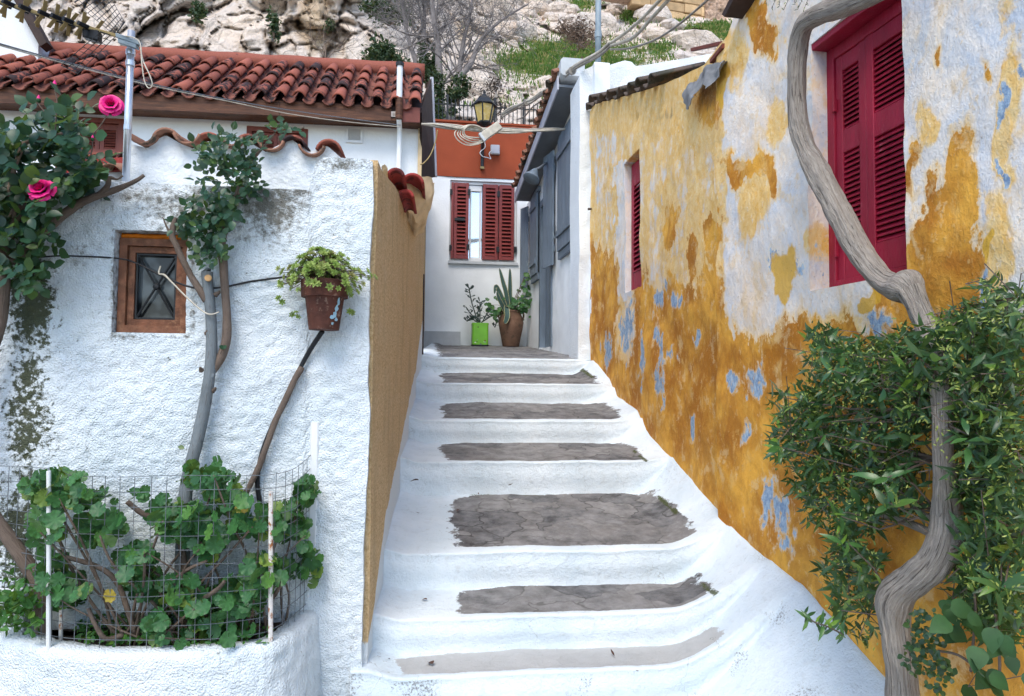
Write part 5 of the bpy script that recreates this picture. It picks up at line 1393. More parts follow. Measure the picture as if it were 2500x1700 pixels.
# ------------------------------------------------------------------ planter with wire fence
ZR = FW.uv(782, 1482)[1]
rim_px = [(-420, 1500), (-200, 1530), (0, 1556), (118, 1584), (275, 1597), (471, 1591), (600, 1580), (667, 1568), (722, 1540), (760, 1506), (785, 1478)]
RIM = [PZ(px, py, ZR) for px, py in rim_px]; RIM[-1].y = PA.y + .05
rp = np.array(smooth_path([tuple(p) for p in RIM], 14))
dx = np.gradient(rp, axis=0); dx /= np.linalg.norm(dx, axis=1)[:, None]
inn = np.stack([-dx[:, 1], dx[:, 0], 0 * dx[:, 0]], 1)
if inn[20, 1] < 0: inn = -inn
secs = [(-.05, Z_LOW - .3), (-.045, Z_LOW)] + [(-.04 + .035 * t, Z_LOW + (ZR - .03 - Z_LOW) * t) for t in np.linspace(.05, 1, 26)] + [(.004, ZR - .010), (.015, ZR - .002), (.035, ZR), (.06, ZR), (.09, ZR - .004), (.10, ZR - .015), (.105, ZR - .09)]
V = []
for (o, z) in secs: 
    w = rp + inn * o; w[:, 2] = z; V.append(w)
V = np.stack(V, 1).reshape(-1, 3)
nrm = np.repeat(-inn, len(secs), 0)
V += nrm * (.016 * fbm(V * 3, 3, seed=150) + .009 * fbm(V * 26, 3, seed=151) + .005 * vnoise(V * 60, 3))[:, None]
zero = np.zeros(len(V)); bigv = fbm(V * 4, 4, seed=33)
pl = thing('planter', 'curved white roughcast planter in front of the garden wall', 'planter', tuple(Vector((rp[60, 0], rp[60, 1], Z_LOW))))
pf = grid_faces(len(rp), len(secs))
add('planter_wall', mesh('planter_wall', V, pf[:, ::-1] if True else pf, M['roughcast'], True, {'dirt': .1 + .25 * bigv, 'grey': zero, 'moss': .35 * np.clip(bigv, 0, 1) * (V[:, 2] > ZR - .02)}), pl)
so_ = [tuple(p) for p in (rp + inn * .095)]; so_ = [(x, y, ZR - .05) for x, y, z in so_] + [(rp[-1, 0], PA.y + .1, ZR - .05), (rp[0, 0], PA.y + .1, ZR - .05)]
add('soil', mesh('soil', so_, [tuple(range(len(so_)))], M['soil']), pl)
fence = thing('wire_fence', 'grey welded wire mesh fence standing round the planter rim', 'fence', tuple(Vector(RIM[5])))
fp = rp + inn * .05
ds = np.concatenate([[0], np.cumsum(np.linalg.norm(np.diff(fp[:, :2], axis=0), axis=1))]); FL = ds[-1]
def fpt(s, z):
    w = .006 * math.sin(7 * s) * (z - ZR)
    return (float(np.interp(s, ds, fp[:, 0])), float(np.interp(s, ds, fp[:, 1])) + w, z)
pf_ = PZ(471, 1591, ZR); ZT = CAM.z + (ray(471, 1163).z) * ((pf_.y + .05) / ray(471, 1163).y)
s0 = float(np.interp(PZ(-60, 1540, ZR).x, rp[:, 0], ds))
s_post = float(np.interp(PZ(118, 1584, ZR).x, rp[:, 0], ds))
sp_ = .060
ns = int((FL - s0) / sp_)
ztop = lambda s: ZT + (.012 if s < s_post else 0) + .05 * max(0, (s - FL + .35) / .35) ** 1.5
for k in range(ns + 1):
    s = FL - .01 - k * sp_ + RNG.uniform(-.004, .004)
    zb0 = ZR - .005 + RNG.uniform(-.01, .02)
    MB().tube([fpt(s + RNG.uniform(-.003, .003), z) for z in np.linspace(zb0, ztop(s), 5)], .0016, 4).build('wire', M['wire'], fence)
nh = 12
for k in range(nh):
    z_ = lambda s: ZR + .03 + (ztop(s) - ZR - .03) * k / (nh - 1) + .004 * math.sin(9 * s + k)
    MB().tube([fpt(s, z_(s)) for s in np.linspace(s0, FL - .005, 46)], .0016, 4).build('wire', M['wire'], fence)
def rod(name, label, px, y0, y1, w, mat, cat='rod', off=.05):
    b = PZ(px, y1, ZR); q = CAM + ray(px, y0) * ((b.y) / ray(px, y0).y)
    o = MB().tube([(b.x, b.y, ZR - .03), (b.x + (q.x - b.x) * .5, b.y, (ZR + q.z) / 2), (q.x, b.y, q.z)], [w, w, w], 8).build(name, M[mat], None, False)
    return tag(o, label, cat)
rod('fence_post', 'white ridged steel rod at the outer corner of the wire fence', 119, 1150, 1580, .0085, 'white_plastic')
rod('fence_post', 'rust-streaked white rod leaning against the wire fence front', 661, 1200, 1566, .0095, 'rust_white')
rod('rusty_stub', 'short rusty rod stub inside the planter near the white post', 149, 1480, 1545, .008, 'rust_white')
# geranium
ger = thing('geranium', 'bushy geranium with round scalloped leaves behind the wire fence', 'geranium', tuple(PZ(400, 1530, ZR)))
GLEAF = [disc_leaf('leaf', M['geranium_leaf'], 7), disc_leaf('leaf', M['geranium_leaf'], 8), disc_leaf('leaf', M['geranium_leaf'], 6)]
EG = [(140, 1190, 80, 45), (110, 1290, 45, 55), (205, 1215, 50, 30), (125, 1390, 40, 60), (165, 1440, 50, 40), (240, 1290, 60, 40), (345, 1205, 26, 16), (410, 1260, 45, 50), (500, 1160, 55, 35), (545, 1185, 45, 40), (470, 1280, 60, 50), (560, 1250, 50, 60),
      (330, 1370, 45, 45), (350, 1420, 50, 40), (520, 1330, 40, 40), (440, 1450, 60, 50), (510, 1490, 70, 50), (590, 1450, 60, 50), (550, 1540, 70, 30), (455, 1560, 50, 26), (640, 1280, 50, 40), (700, 1270, 40, 50), (748, 1195, 26, 34), (735, 1310, 30, 40), (757, 1380, 22, 50), (390, 1530, 40, 36), (640, 1400, 40, 50), (690, 1390, 30, 40), (265, 1260, 40, 40)]
gl_pos = []
for k in range(285):
    px, py = pick(EG)
    top_ = max(.0, (1500 - py) / 400)
    d = RNG.uniform(.16, .50) if px < 690 else RNG.uniform(.06, .22)
    p = FW.pt(px, py, d); r = RNG.uniform(.020, .036) * (1 if RNG.random() < .75 else .55)
    z = Vector((RNG.gauss(0, .65), RNG.gauss(-.75, .4), RNG.gauss(.6, .45)))
    place('leaf', RNG.choice(GLEAF), ger, p, Vector((RNG.gauss(0, .6), RNG.gauss(-.2, .3), RNG.gauss(-.9, .4))), z, r); gl_pos.append(p)
v = []; f = []
for k in range(900):
    px, py = pick(EG[:-1]); p = FW.pt(px, py, RNG.uniform(.08, .42) if px < 690 else RNG.uniform(.04, .18)); s = RNG.uniform(.02, .034)
    y = rvec().normalized(); z = Vector((RNG.gauss(0, .5), RNG.gauss(-.7, .4), RNG.gauss(.6, .4))); z = (z - y * z.dot(y)).normalized(); x = y.cross(z); n0 = len(v)
    for vv in GLEAF[0].vertices: v.append(tuple(p + (x * vv.co.x + y * vv.co.y + z * vv.co.z) * s))
    for q_ in GLEAF[0].polygons: f.append(tuple(i + n0 for i in q_.vertices))
tag(add('inner_foliage', mesh('inner_foliage', v, f, M['geranium_mass'], True), ger), kind='stuff')
bases = [FW.pt(px, 1560, d) for px, d in ((300, .3), (340, .25), (420, .3), (470, .25), (530, .3), (600, .25), (640, .2), (700, .12))]
for k in range(46):
    b = RNG.choice(bases) + Vector((RNG.uniform(-.05, .05), RNG.uniform(-.04, .04), 0)); b.z = ZR - .06
    e = RNG.choice(gl_pos)
    if abs(e.x - b.x) > .55: continue
    m1 = b.lerp(e, .4) + Vector((RNG.uniform(-.05, .05), RNG.uniform(-.04, .04), -.03 * (e - b).length)); m2 = b.lerp(e, .75) + Vector((RNG.uniform(-.03, .03), 0, RNG.uniform(-.03, .02)))
    r = RNG.uniform(.004, .008)
    tube_obj('stem', [b, m1, m2, e], [r, r * .9, r * .75, r * .5], M['stem_brown'], ger, 6, 4, .2, seed=k)
for pts in ([(215, 1485, .42, 10), (235, 1530, .42, 11), (260, 1560, .40, 12), (300, 1550, .36, 14)], [(500, 1460, .4, 12), (530, 1440, .45, 11), (548, 1420, .48, 10)], [(310, 1225, .3, 12), (350, 1255, .28, 14), (420, 1290, .25, 14), (450, 1380, .25, 15), (450, 1560, .28, 16)],
            [(420, 1420, .35, 9), (460, 1390, .38, 9), (505, 1370, .4, 8)], [(660, 1470, .3, 11), (690, 1420, .33, 10), (700, 1405, .34, 8)], [(160, 1360, .3, 10), (240, 1385, .3, 12), (290, 1430, .3, 13), (330, 1550, .3, 15)]):
    wt('stem', pts, ger, 'stem_brown', n=7, k=5, lump=.2)
YL = disc_leaf('leaf', M['yellow_leaf'], 7)
for px, py in ((590, 1240), (268, 1455)): place('leaf', YL, ger, FW.pt(px, py, .42), (0, 0, -1), (RNG.gauss(0, .5), -1, .3), .026)
def smp_clover():
    px = RNG.choice((RNG.uniform(190, 340), RNG.uniform(350, 660))); py = RNG.uniform(1480, 1572)
    p = PZ(px, py, ZR - .03 + RNG.uniform(0, .05)); 
    return p if p.y < PA.y - .02 else None
v, f = leafcloud(900, smp_clover, .026)
tag(add('clover', mesh('clover', v, f, M['clover'])), 'low bright clover covering the soil of the planter', 'ground cover', kind='stuff')
def smp_weed():
    p = FW.pt(RNG.gauss(30, 40), RNG.gauss(1480, 35), RNG.uniform(.1, .4)); return p
v, f = leafcloud(260, smp_weed, .045)
tag(add('weeds', mesh('weeds', v, f, M['clover'])), 'dark leafy weeds behind the rose trunk at the left end of the planter', 'weeds', kind='stuff')
MB().fbox(FW, FW.uv(-300, 1420)[0], FW.uv(112, 1420)[0], ZR - .1, FW.uv(50, 1425)[1], .05, .16, .015).build('planter_kerb', M['plaster_coarse'], pl)

# ------------------------------------------------------------------ things on the garden wall
hp = thing('hanging_pot', 'rust-brown flowerpot with flaking pale blue paint hung on the white wall', 'flowerpot', tuple(FW.pt(790, 806, .13)))
pc = FW.pt(791, 806, .13); sc_ = (pc - CAM).dot(_f) / F
H_ = (806 - 686) * sc_
R0, R1 = 36 * sc_, 52 * sc_
MB().lathe(pc, [(.001, .0), (R0, .0), (R0 + (R1 - R0) * .64, H_ * .64), (R1 * .98, H_ * .66), (R1 * 1.07, H_ * .66), (R1 * 1.1, H_ * .98), (R1 * 1.08, H_), (R1 * .98, H_), (R1 * .95, H_ * .88), (.001, H_ * .88)], 28).build('pot', M['terracotta_dark'], hp, False)
for k, (aa, zz, w, h) in enumerate([(-.72, .42, .03, .022), (-.80, .30, .036, .018), (-.95, .24, .03, .010), (-.66, .20, .03, .012), (-.62, .56, .02, .02), (-.9, .12, .02, .008)]):
    vv = []; ff = []
    for j in range(10):
        t = 2 * math.pi * j / 10; q = RNG.uniform(.6, 1.1)
        a2 = aa + w / R1 * math.cos(t) * q * .5; z2 = zz * H_ + h * math.sin(t) * q
        rr = R0 + (R1 - R0) * (z2 / H_) + .0015
        vv.append((pc.x + rr * math.cos(a2), pc.y + rr * math.sin(a2), pc.z + z2))
    add('paint_flake', mesh('paint_flake', vv, [tuple(range(10))], M['blue_flake']), hp)
hook = MB().tube([pc + Vector((-R1, 0, H_ * .8)), pc + Vector((-R1 * .6, .13, H_ * .8)), pc + Vector((R1 * .6, .13, H_ * .8)), pc + Vector((R1, 0, H_ * .8))], .003, 5).build('wire_ring', M['black_iron'], hp)
suc = thing('succulent', 'pale green trailing succulent with many rosettes spilling from the hung pot', 'succulent', tuple(pc + Vector((0, 0, H_))))
v = []; f = []
for ring, (n, el, ln) in enumerate([(6, .25, 1.0), (6, .65, .8), (4, 1.1, .55)]):
    for k in range(n):
        a = 2 * math.pi * (k + .5 * ring) / n; n0 = len(v)
        c, s = math.cos(a), math.sin(a); ce, se = math.cos(el), math.sin(el)
        for (l, w, h) in ((.1, 0, 0), (.55, -.24, .03), (.55, .24, .03), (1.0, 0, .08), (.55, 0, -.08)):
            r_, z_ = l * ln * ce - h * se, l * ln * se + h * ce
            v.append((r_ * c - w * ln * s, r_ * s + w * ln * c, z_))
        f += [(n0, n0+1, n0+4), (n0, n0+4, n0+2), (n0+1, n0+3, n0+4), (n0+4, n0+3, n0+2)]
ros = mesh('rosette', v, f, M['succulent'])
top_c = pc + Vector((0, 0, H_))
stm = MB()
for k in range(295):
    a = RNG.uniform(0, 6.28); rr = R1 * 1.0 * RNG.random() ** .5 * RNG.uniform(.6, 2.2)
    hz = RNG.uniform(.0, .15) if rr < R1 * 1.1 else RNG.uniform(-.11, .09)
    p = top_c + Vector((rr * math.cos(a) * 1.12, rr * math.sin(a) * .8 - .02, hz * (1 - .3 * rr / R1) + .01))
    if p.y > PA.y - .02: p.y = PA.y - .03
    up = (p - top_c + Vector((0, -.05, .06))).normalized()
    q = (up + rvec(.2)).normalized()
    place('rosette', ros, suc, p, q.orthogonal(), q, RNG.uniform(.016, .027))
    stm.tube([top_c + Vector((rr * .4 * math.cos(a), rr * .3 * math.sin(a), -.01)), top_c.lerp(p, .6) + Vector((0, 0, .02)), p], .0018, 4, False)
o = stm.build('stems', M['stem_brown'], suc); tag(o, kind='stuff')
for x_, y_ in ((722, 770), (865, 765), (690, 730)):
    for t in range(3): place('rosette', ros, suc, FW.pt(x_ + RNG.uniform(-12, 12), y_ + RNG.uniform(-25, 20), .12), rvec(), (0, -1, .3), .02)

cane = wt('rose_cane', [(555, 1300, .06, 12), (595, 1215, .06, 13), (630, 1145, .06, 14), (650, 1090, .06, 14), (672, 1030, .06, 15), (700, 970, .06, 14), (718, 930, .06, 14), (733, 905, .06, 15), (737, 896, .06, 13)], None, 'brown_bark', n=9, lump=.25)
tag(cane, 'thin bare brown rose cane leaning up the white wall below the hung pot', 'cane')
tag(wt('garden_hose', [(640, 1300, .03, 12), (636, 1240, .03, 12), (628, 1180, .035, 12), (634, 1130, .035, 12), (650, 1075, .03, 11), (690, 985, .03, 11), (735, 895, .035, 11), (760, 850, .05, 12), (788, 808, .08, 12)], None, 'black_plastic', n=8, lump=0), 'black garden hose running up the white wall to the hung pot', 'hose')
tu0, tu1 = FW.uv(755, 1250)[0], FW.uv(776, 1250)[0]
tag(MB().fbox(FW, tu0, tu1, FW.uv(765, 1490)[1], FW.uv(765, 1030)[1], .0, .03, .006).build('cable_trunking', M['white_plastic']), 'white plastic cable trunking fixed upright on the wall behind the fence', 'trunking')
tag(wt('wall_cable', [(100, 628, .06, 4), (160, 625, .05, 4), (285, 631, .03, 4), (335, 644, .03, 4.5), (400, 676, .05, 5), (470, 702, .08, 5), (540, 702, .07, 5), (610, 688, .04, 5), (700, 676, .06, 5)], None, 'black_plastic', n=6, lump=0), 'black cable strung across the white wall past the small window', 'cable')
tag(wt('tie_wire', [(392, 650, .07, 4), (388, 668, .07, 4), (402, 672, .08, 5), (420, 690, .09, 4), (460, 730, .11, 4), (495, 760, .12, 4), (515, 768, .13, 4), (535, 762, .12, 3)], None, 'cable_cream', n=6, lump=0), 'knotted pale string tying the rose trunk to the wall cable', 'string')

# ------------------------------------------------------------------ aerial on its pole
ap = FW.pt(307, 452, -.06)
DP = (ap - CAM).dot(_f)
pole = thing('aerial_pole', 'galvanised pole standing on the garden wall beside the roses', 'pole', tuple(ap))
ptop = CAM + ray(315, 76) * (ap.y / ray(315, 76).y)
MB().tube([(ap.x, ap.y, ap.z - .05), (ap.x, ap.y, ptop.z)], .0165, 14).build('tube', M['galvanised'], pole, True)
for py, r in ((128, .021), (155, .020), (312, .018)):
    z = (CAM + ray(311, py) * (ap.y / ray(311, py).y)).z
    MB().lathe((ap.x, ap.y, z), [(r, -.012), (r, .012)], 14).build('clamp', M['galvanised'], pole)
ant = thing('tv_aerial', 'television aerial with gold boom and wire reflector on the galvanised pole', 'aerial', tuple(PD(290, 90, DP)))
A_ = lambda px, py, dd=0: PD(px, py, DP + dd)
MB().prism(A_(-80, -18, -.25), A_(292, 90, -.02), .016, .016, (0, 1, .2), (0, -.2, 1)).build('boom', M['brass_boom'], ant)
for k, x in enumerate((-40, -5, 38, 78, 124, 154, 182, 218)):
    t = (x + 80) / 372; dd = -.25 + .23 * t; c = A_(x, -18 + 108 * t, dd)
    e = (A_(x - 12, -18 + 108 * t + 28, dd) - c); L = e.length; e.normalize()
    side = Vector((.35, .9, .1)).normalized()
    eo = MB().prism(c - side * .06, c + side * .06, .02, .014, e, e.cross(side), .003).build('director', M['black_plastic'], ant)
    for s in (1, -1):
        for w in (1, -1):
            MB().prism(c + e * s * .004 + side * .035 * w, c + e * s * L + side * .05 * w, .02, .003, side, e.cross(side), .001).build('plate', M['brass_boom'], eo)
MB().prism(A_(207, 82, -.05), A_(244, 92, -.05), .05, .045, (0, 0, 1), (0, 1, 0), .006).build('dipole_box', M['black_plastic'], ant)
def panel(q4, n1, n2):
    a, b, c, d = [A_(*q) for q in q4]; mb = MB()
    for i in range(n1 + 1): t = i / n1; mb.tube([a.lerp(d, t), b.lerp(c, t)], .0016, 4)
    for i in range(n2 + 1): t = i / n2; mb.tube([a.lerp(b, t), d.lerp(c, t)], .0016 if 0 < i < n2 else .003, 4)
    return mb.build('reflector', M['black_iron'], ant)
panel([(281, 87, 0), (182, 6, .12), (250, -40, -.05), (304, 54, -.12)], 7, 9)
panel([(281, 90, 0), (190, 180, .12), (150, 160, -.05), (245, 78, -.12)], 3, 9)
MB().prism(A_(286, 88, -.03), A_(342, 107, 0), .035, .02, (0, 1, .2), (0, -.2, 1)).prism(A_(292, 102, -.02), A_(336, 116, 0), .04, .02, (0, 1, .2), (0, -.2, 1)).build('bracket', M['grey_post'], ant)
P = [A_(300, 88, -.03), A_(325, 92, -.04), A_(342, 106, -.04), A_(346, 150, -.04), A_(352, 195, -.04), A_(362, 215, -.04), A_(372, 208, -.04), A_(366, 185, -.04), A_(350, 150, -.03), A_(343, 120, -.02)]
tag(tube_obj('aerial_cable', P, [.003] * len(P), M['cable_cream'], None, 6), 'white aerial cable hanging in a loop from the pole head', 'cable')
for k, (off, lab) in enumerate(((0, 'upper of two thin service wires sagging across the red tiled roof'), (5, 'lower of two thin service wires sagging across the red tiled roof'))):
    pts = [(-60, 90, 3.6), (0, 107, 4.0), (110, 138, 4.7), (300, 188, 5.8), (420, 216, 6.4), (560, 244, 7.0), (700, 268 + off, 7.5), (840, 288 + off, 8.0), (978, 306, 8.25)]
    tag(tube_obj('service_wire', [PD(x, y + off * .8, d) for x, y, d in pts], [.005] * 9, M['cable_cream'] if k else M['wire'], None, 5), lab, 'wire')
# ------------------------------------------------------------------ alley: lantern, cables, lamps, pots
ln = thing('street_lantern', 'black street lantern with yellowed glass on the orange wall', 'lantern', tuple(FRED.pt(1177, 411, .05)))
lc = PD(1182, 301, 11.45); s_ = 11.45 / F
h6 = lambda r, z, a0=.26: [lc + Vector((r * math.cos(a0 + k * math.pi / 3), r * math.sin(a0 + k * math.pi / 3), z)) for k in range(6)]
rb_, rt_, hh = 17 * s_, 27 * s_, 43 * s_
for k in range(6):
    a, b = h6(rb_, 0), h6(rt_, hh); j = (k + 1) % 6
    ins = [a[k].lerp(a[j], .06), a[k].lerp(a[j], .94), b[k].lerp(b[j], .94), b[k].lerp(b[j], .06)]
    c0_ = lc + Vector((0, 0, hh / 2)); th_ = [p.lerp(Vector((lc.x, lc.y, p.z)), .05) for p in ins]
    MB().put(ins + th_, [(0, 1, 2, 3), (7, 6, 5, 4), (0, 4, 5, 1), (1, 5, 6, 2), (2, 6, 7, 3), (3, 7, 4, 0)]).build('glass_pane', M['lantern_glass'], ln)
    MB().tube([a[k], b[k]], .013, 6).build('frame_bar', M['black_iron'], ln)
top_ = MB(); top_.lathe(lc + Vector((0, 0, hh)), [(rt_ * 1.10, -.015), (rt_ * 1.18, 0), (rt_ * 1.05, .03), (rt_ * .62, 16 * s_), (rt_ * .60, 19 * s_), (rt_ * .42, 21 * s_), (rt_ * .2, 27 * s_), (.02, 31 * s_), (.028, 33 * s_), (.018, 36 * s_), (.001, 40 * s_)], 6)
top_.build('lantern_roof', M['black_iron'], ln)
MB().lathe(lc, [(.03, -.06), (rb_ * .9, -.03), (rb_ * 1.08, -.012), (rb_ * 1.08, .012), (rb_ * .9, .014)], 6).build('lantern_base', M['black_iron'], ln)
wb = FRED.pt(1177, 411, .05)
br = MB().prism(wb, Vector((wb.x, wb.y, FRED.pt(1177, 335, .05).z)), .055, .05, (1, 0, 0), (0, 1, 0), .012)
z_arm = FRED.pt(1177, 345, .05).z
br.tube(smooth_path([(wb.x, wb.y, z_arm - .15), (wb.x, wb.y - .15, z_arm - .10), (lc.x, lc.y - .0, z_arm + .02), (lc.x, lc.y, lc.z - .03)], 6), .022, 8)
br.build('bracket', M['black_iron'], ln)
MB().prism(wb + Vector((0, -.01, -.02)), wb + Vector((0, -.01, .02)), .07, .06, (1, 0, 0), (0, 1, 0)).build('bracket_foot', M['brass_boom'], ln)
jb = thing('junction_box', 'grey plastic junction box on the orange wall', 'junction box', tuple(FRED.pt(1208, 380)))
q = hole_of(FRED, (1197, 369), (1219, 369), (1208, 358), (1208, 380))
MB().fbox(FRED, q[0], q[1], q[2], q[3], .0, .09, .02).build('box', M['plaster_grey'], jb); MB().fbox(FRED, q[0] + .012, q[1] - .012, q[2] + .012, q[3] - .012, .09, .1, .006).build('cover', M['fascia_grey'], jb)
tag(tube_obj('lamp_wire', [FRED.pt(1183, 345, .12), FRED.pt(1184, 360, .12), FRED.pt(1172, 372, .12), FRED.pt(1178, 382, .12), FRED.pt(1190, 385, .12), FRED.pt(1198, 388, .12), FRED.pt(1194, 376, .12), FRED.pt(1200, 368, .12)], [.008] * 8, M['white_plastic'], None, 5), 'loose white wire dangling below the lantern bracket', 'wire')
# bundle of cream cables across the alley
cb = thing('cable_bundle', 'tangled bundle of cream cables strung across the alley in front of the lantern', 'cables', tuple(PD(1180, 310, 8.6)))
ends = PD(1029, 303, 8.35), FG.pt(1386, 316, .03)
for k in range(10):
    ph = RNG.uniform(0, 6.28); am = RNG.uniform(.015, .045); P = []
    for t in np.linspace(0, 1, 14):
        p = ends[0].lerp(ends[1], t); env = math.sin(math.pi * t) ** .5
        P.append(p + Vector((0, .03 * math.cos(5 * t + ph) * env, am * math.sin(7 * t + ph) * env - .05 * env * math.sin(math.pi * t))))
    if k > 6: P = P[:11] if k % 2 else P[3:]
    tube_obj('cable', P, [RNG.uniform(.007, .013)] * len(P), M['cable_cream'] if k % 3 else M['cable_grey'], cb, 6, 4)
cc = PD(1158, 323, 8.5)
for k in range(5):
    a_, b_ = .13 + .015 * k + RNG.uniform(-.02, .02), .075 + .012 * k; P = []
    for t in np.linspace(-2.6 + .1 * k, 2.9, 20):
        P.append(cc + Vector((-a_ * math.cos(t) - .01 * k, .02 * math.sin(3 * t + k), -b_ * math.sin(t) - .01 * k)))
    tube_obj('cable_loop', P, [.008] * len(P), M['cable_cream'], cb, 6, 3)
bx = PD(1200, 320, 8.5)
ud = Vector((.62, 0, .48)).normalized(); vd = Vector((-.48, 0, .62)).normalized()
MB().prism(bx - ud * .13, bx + ud * .13, .11, .05, vd, (0, -1, 0), .008).build('splice_box', M['cable_cream'], cb)
MB().prism(bx - ud * .16, bx - ud * .13, .12, .055, vd, (0, -1, 0), .004).build('splice_box_end', M['plaster_grey'], cb)
tag(tube_obj('hanging_cable', [PD(1068, 318, 8.4), PD(1062, 350, 8.4), PD(1050, 380, 8.35), PD(1035, 398, 8.3), PD(1026, 402, 8.3)], [.008] * 5, M['brass_boom'], None, 5), 'thin tan cable looping down to the corner of the white house', 'cable')
# heavy cables climbing to the grey pole
gp = FGG.pt(1460, 160, -.1)
post = thing('grey_pole', 'grey metal pole on the white parapet carrying cables', 'pole', tuple(gp))
zt_ = (CAM + ray(1462, -60) * (gp.y / ray(1462, -60).y)).z
MB().tube([(gp.x, gp.y, gp.z - .1), (gp.x, gp.y, zt_)], .034, 12).build('tube', M['grey_post'], post, True)
MB().lathe((gp.x, gp.y, FGG.pt(1461, 85, -.1).z), [(.042, -.04), (.042, .04)], 12).build('sleeve', M['grey_post'], post)
main = [(1225, 283, 11.0), (1246, 272, 10.8), (1270, 258, 10.4), (1284, 250, 10.2), (1300, 247, 10.0), (1318, 235, 9.6), (1344, 214, 9.0), (1366, 193, 8.6), (1397, 172, 8.1), (1420, 156, 7.85), (1462, 130, 7.6), (1491, 108, 7.3)]
hc = thing('overhead_cables', 'thick grey and tan cables climbing from the alley past the grey pole', 'cables', tuple(PD(1300, 250, 10)))
for k in range(4):
    P = [PD(x + RNG.uniform(-2, 2), y + (k - 1.5) * 3.2 * (1 + .6 * math.sin(i * 1.7 + k)), d) for i, (x, y, d) in enumerate(main)]
    tube_obj('cable', P, [.018 if k < 2 else .012] * len(P), M['cable_cream'] if k % 2 == 0 else M['cable_grey'], hc, 7, 5)
for pts, r in (([(1491, 106, 7.3), (1530, 78, 6.9), (1567, 46, 6.4), (1600, 12, 6.0), (1640, -30, 5.6)], .017), ([(1491, 112, 7.3), (1537, 97, 6.9), (1560, 80, 6.6), (1590, 46, 6.2), (1632, 0, 5.8), (1670, -40, 5.4)], .017),
               ([(1491, 121, 7.3), (1530, 119, 7.0), (1570, 109, 6.6), (1610, 92, 6.2), (1660, 58, 5.8), (1728, 0, 5.2), (1770, -40, 4.9)], .010), ([(1340, 220, 9.0), (1330, 240, 9.4), (1300, 262, 10), (1280, 285, 10.4), (1262, 292, 10.6)], .011)):
    tube_obj('cable', [PD(*p) for p in pts], [r] * len(pts), M['cable_cream' if r > .012 else 'cable_grey'], hc, 7, 6)
for x, y, d in ((1345, 214, 9.0), (1366, 194, 8.6), (1397, 173, 8.1), (1285, 251, 10.2)):
    c = PD(x, y, d); ax_ = (PD(x + 20, y - 17, d - .3) - c).normalized()
    MB().lathe(c - ax_ * .02, [(.05, 0), (.05, .035)], 8, ax_).build('cable_tie', M['cable_grey'], hc)
for k, (pa, pb) in enumerate([((1428, 300), (1432, 470))]):
    pass
dp = FGG.uv(1452, 300)
tag(MB().tube([FGG.P(dp[0], dp[1], .10), FGG.P(dp[0], FGG.uv(1450, 515)[1], .10), FGG.P(dp[0] - .1, FGG.uv(1450, 517)[1], .10)], .014, 6).build('drain_cable', M['dark_wood']), 'thin dark cable down the joint between white and ochre walls', 'cable')
# bell-shaped wall lamp
wl = thing('wall_lamp', 'grey bell-shaped wall lamp under the grey eaves', 'wall lamp', tuple(FG.pt(1340, 402, .03)))
lc2 = PD(1297, 436, 9.6); s_ = 9.6 / F
ax_ = Vector((.42, .25, .85)).normalized()
MB().lathe(lc2, [(21 * s_, -.01), (21.5 * s_, .0), (19 * s_, .03), (13 * s_, 11 * s_), (10 * s_, 20 * s_), (7 * s_, 26 * s_), (4 * s_, 30 * s_), (.001, 31 * s_)], 20, ax_).build('shade', M['grey_paint'], wl, True)
MB().lathe(lc2 + ax_ * .01, [(.001, .02), (17 * s_, .02)], 16, ax_).build('diffuser', M['plaster_grey'], wl)
tube_obj('arm', [lc2 + ax_ * 29 * s_, lc2 + ax_ * 36 * s_ + Vector((.05, 0, .0)), FG.pt(1335, 398, .1), FG.pt(1342, 404, .0)], [.02] * 4, M['soffit_paint'], wl, 8)

# pots on the landing
LY = YRED - .42
def ground_z(y): return float(np.interp(y, [prof[6][0], prof[6][2]], [prof[6][1], prof[6][3]]))
jx_, cx_ = PY(1247, 846, LY).x, PY(1171, 845, LY).x
gz = ground_z(LY) - .005; s_ = PD(1247, 846, 1).length * 0 + (LY / ray(1247, 846).y) / F
jar = thing('terracotta_jar', 'brown terracotta jar standing by the house wall at the top of the stairs', 'jar', (jx_, LY, gz))
JH = 88 * s_
MB().lathe((jx_, LY, gz), [(.001, 0), (19 * s_, 0), (20.5 * s_, .02), (24 * s_, JH * .25), (29 * s_, JH * .52), (31 * s_, JH * .68), (29.5 * s_, JH * .70), (30 * s_, JH * .72), (28 * s_, JH * .82), (23 * s_, JH * .93), (23.5 * s_, JH * .96), (25.5 * s_, JH), (24 * s_, JH * 1.01), (20 * s_, JH * .99), (19 * s_, JH * .9), (.001, JH * .9)], 32).build('body', M['terracotta_jar'], jar, True)
for sgn in (-1, 1):
    hx_ = jx_ + sgn * 28 * s_
    tube_obj('handle', [(jx_ + sgn * 22 * s_, LY, gz + JH * .93), (hx_ + sgn * .01, LY, gz + JH * .95), (hx_ + sgn * .02, LY, gz + JH * .85), (hx_, LY, gz + JH * .76)], [.014] * 4, M['terracotta_jar'], jar, 6)
jt = Vector((jx_, LY, gz + JH))
ag = thing('agave', 'blue-green agave with cream leaf margins in the terracotta jar', 'agave', tuple(jt))
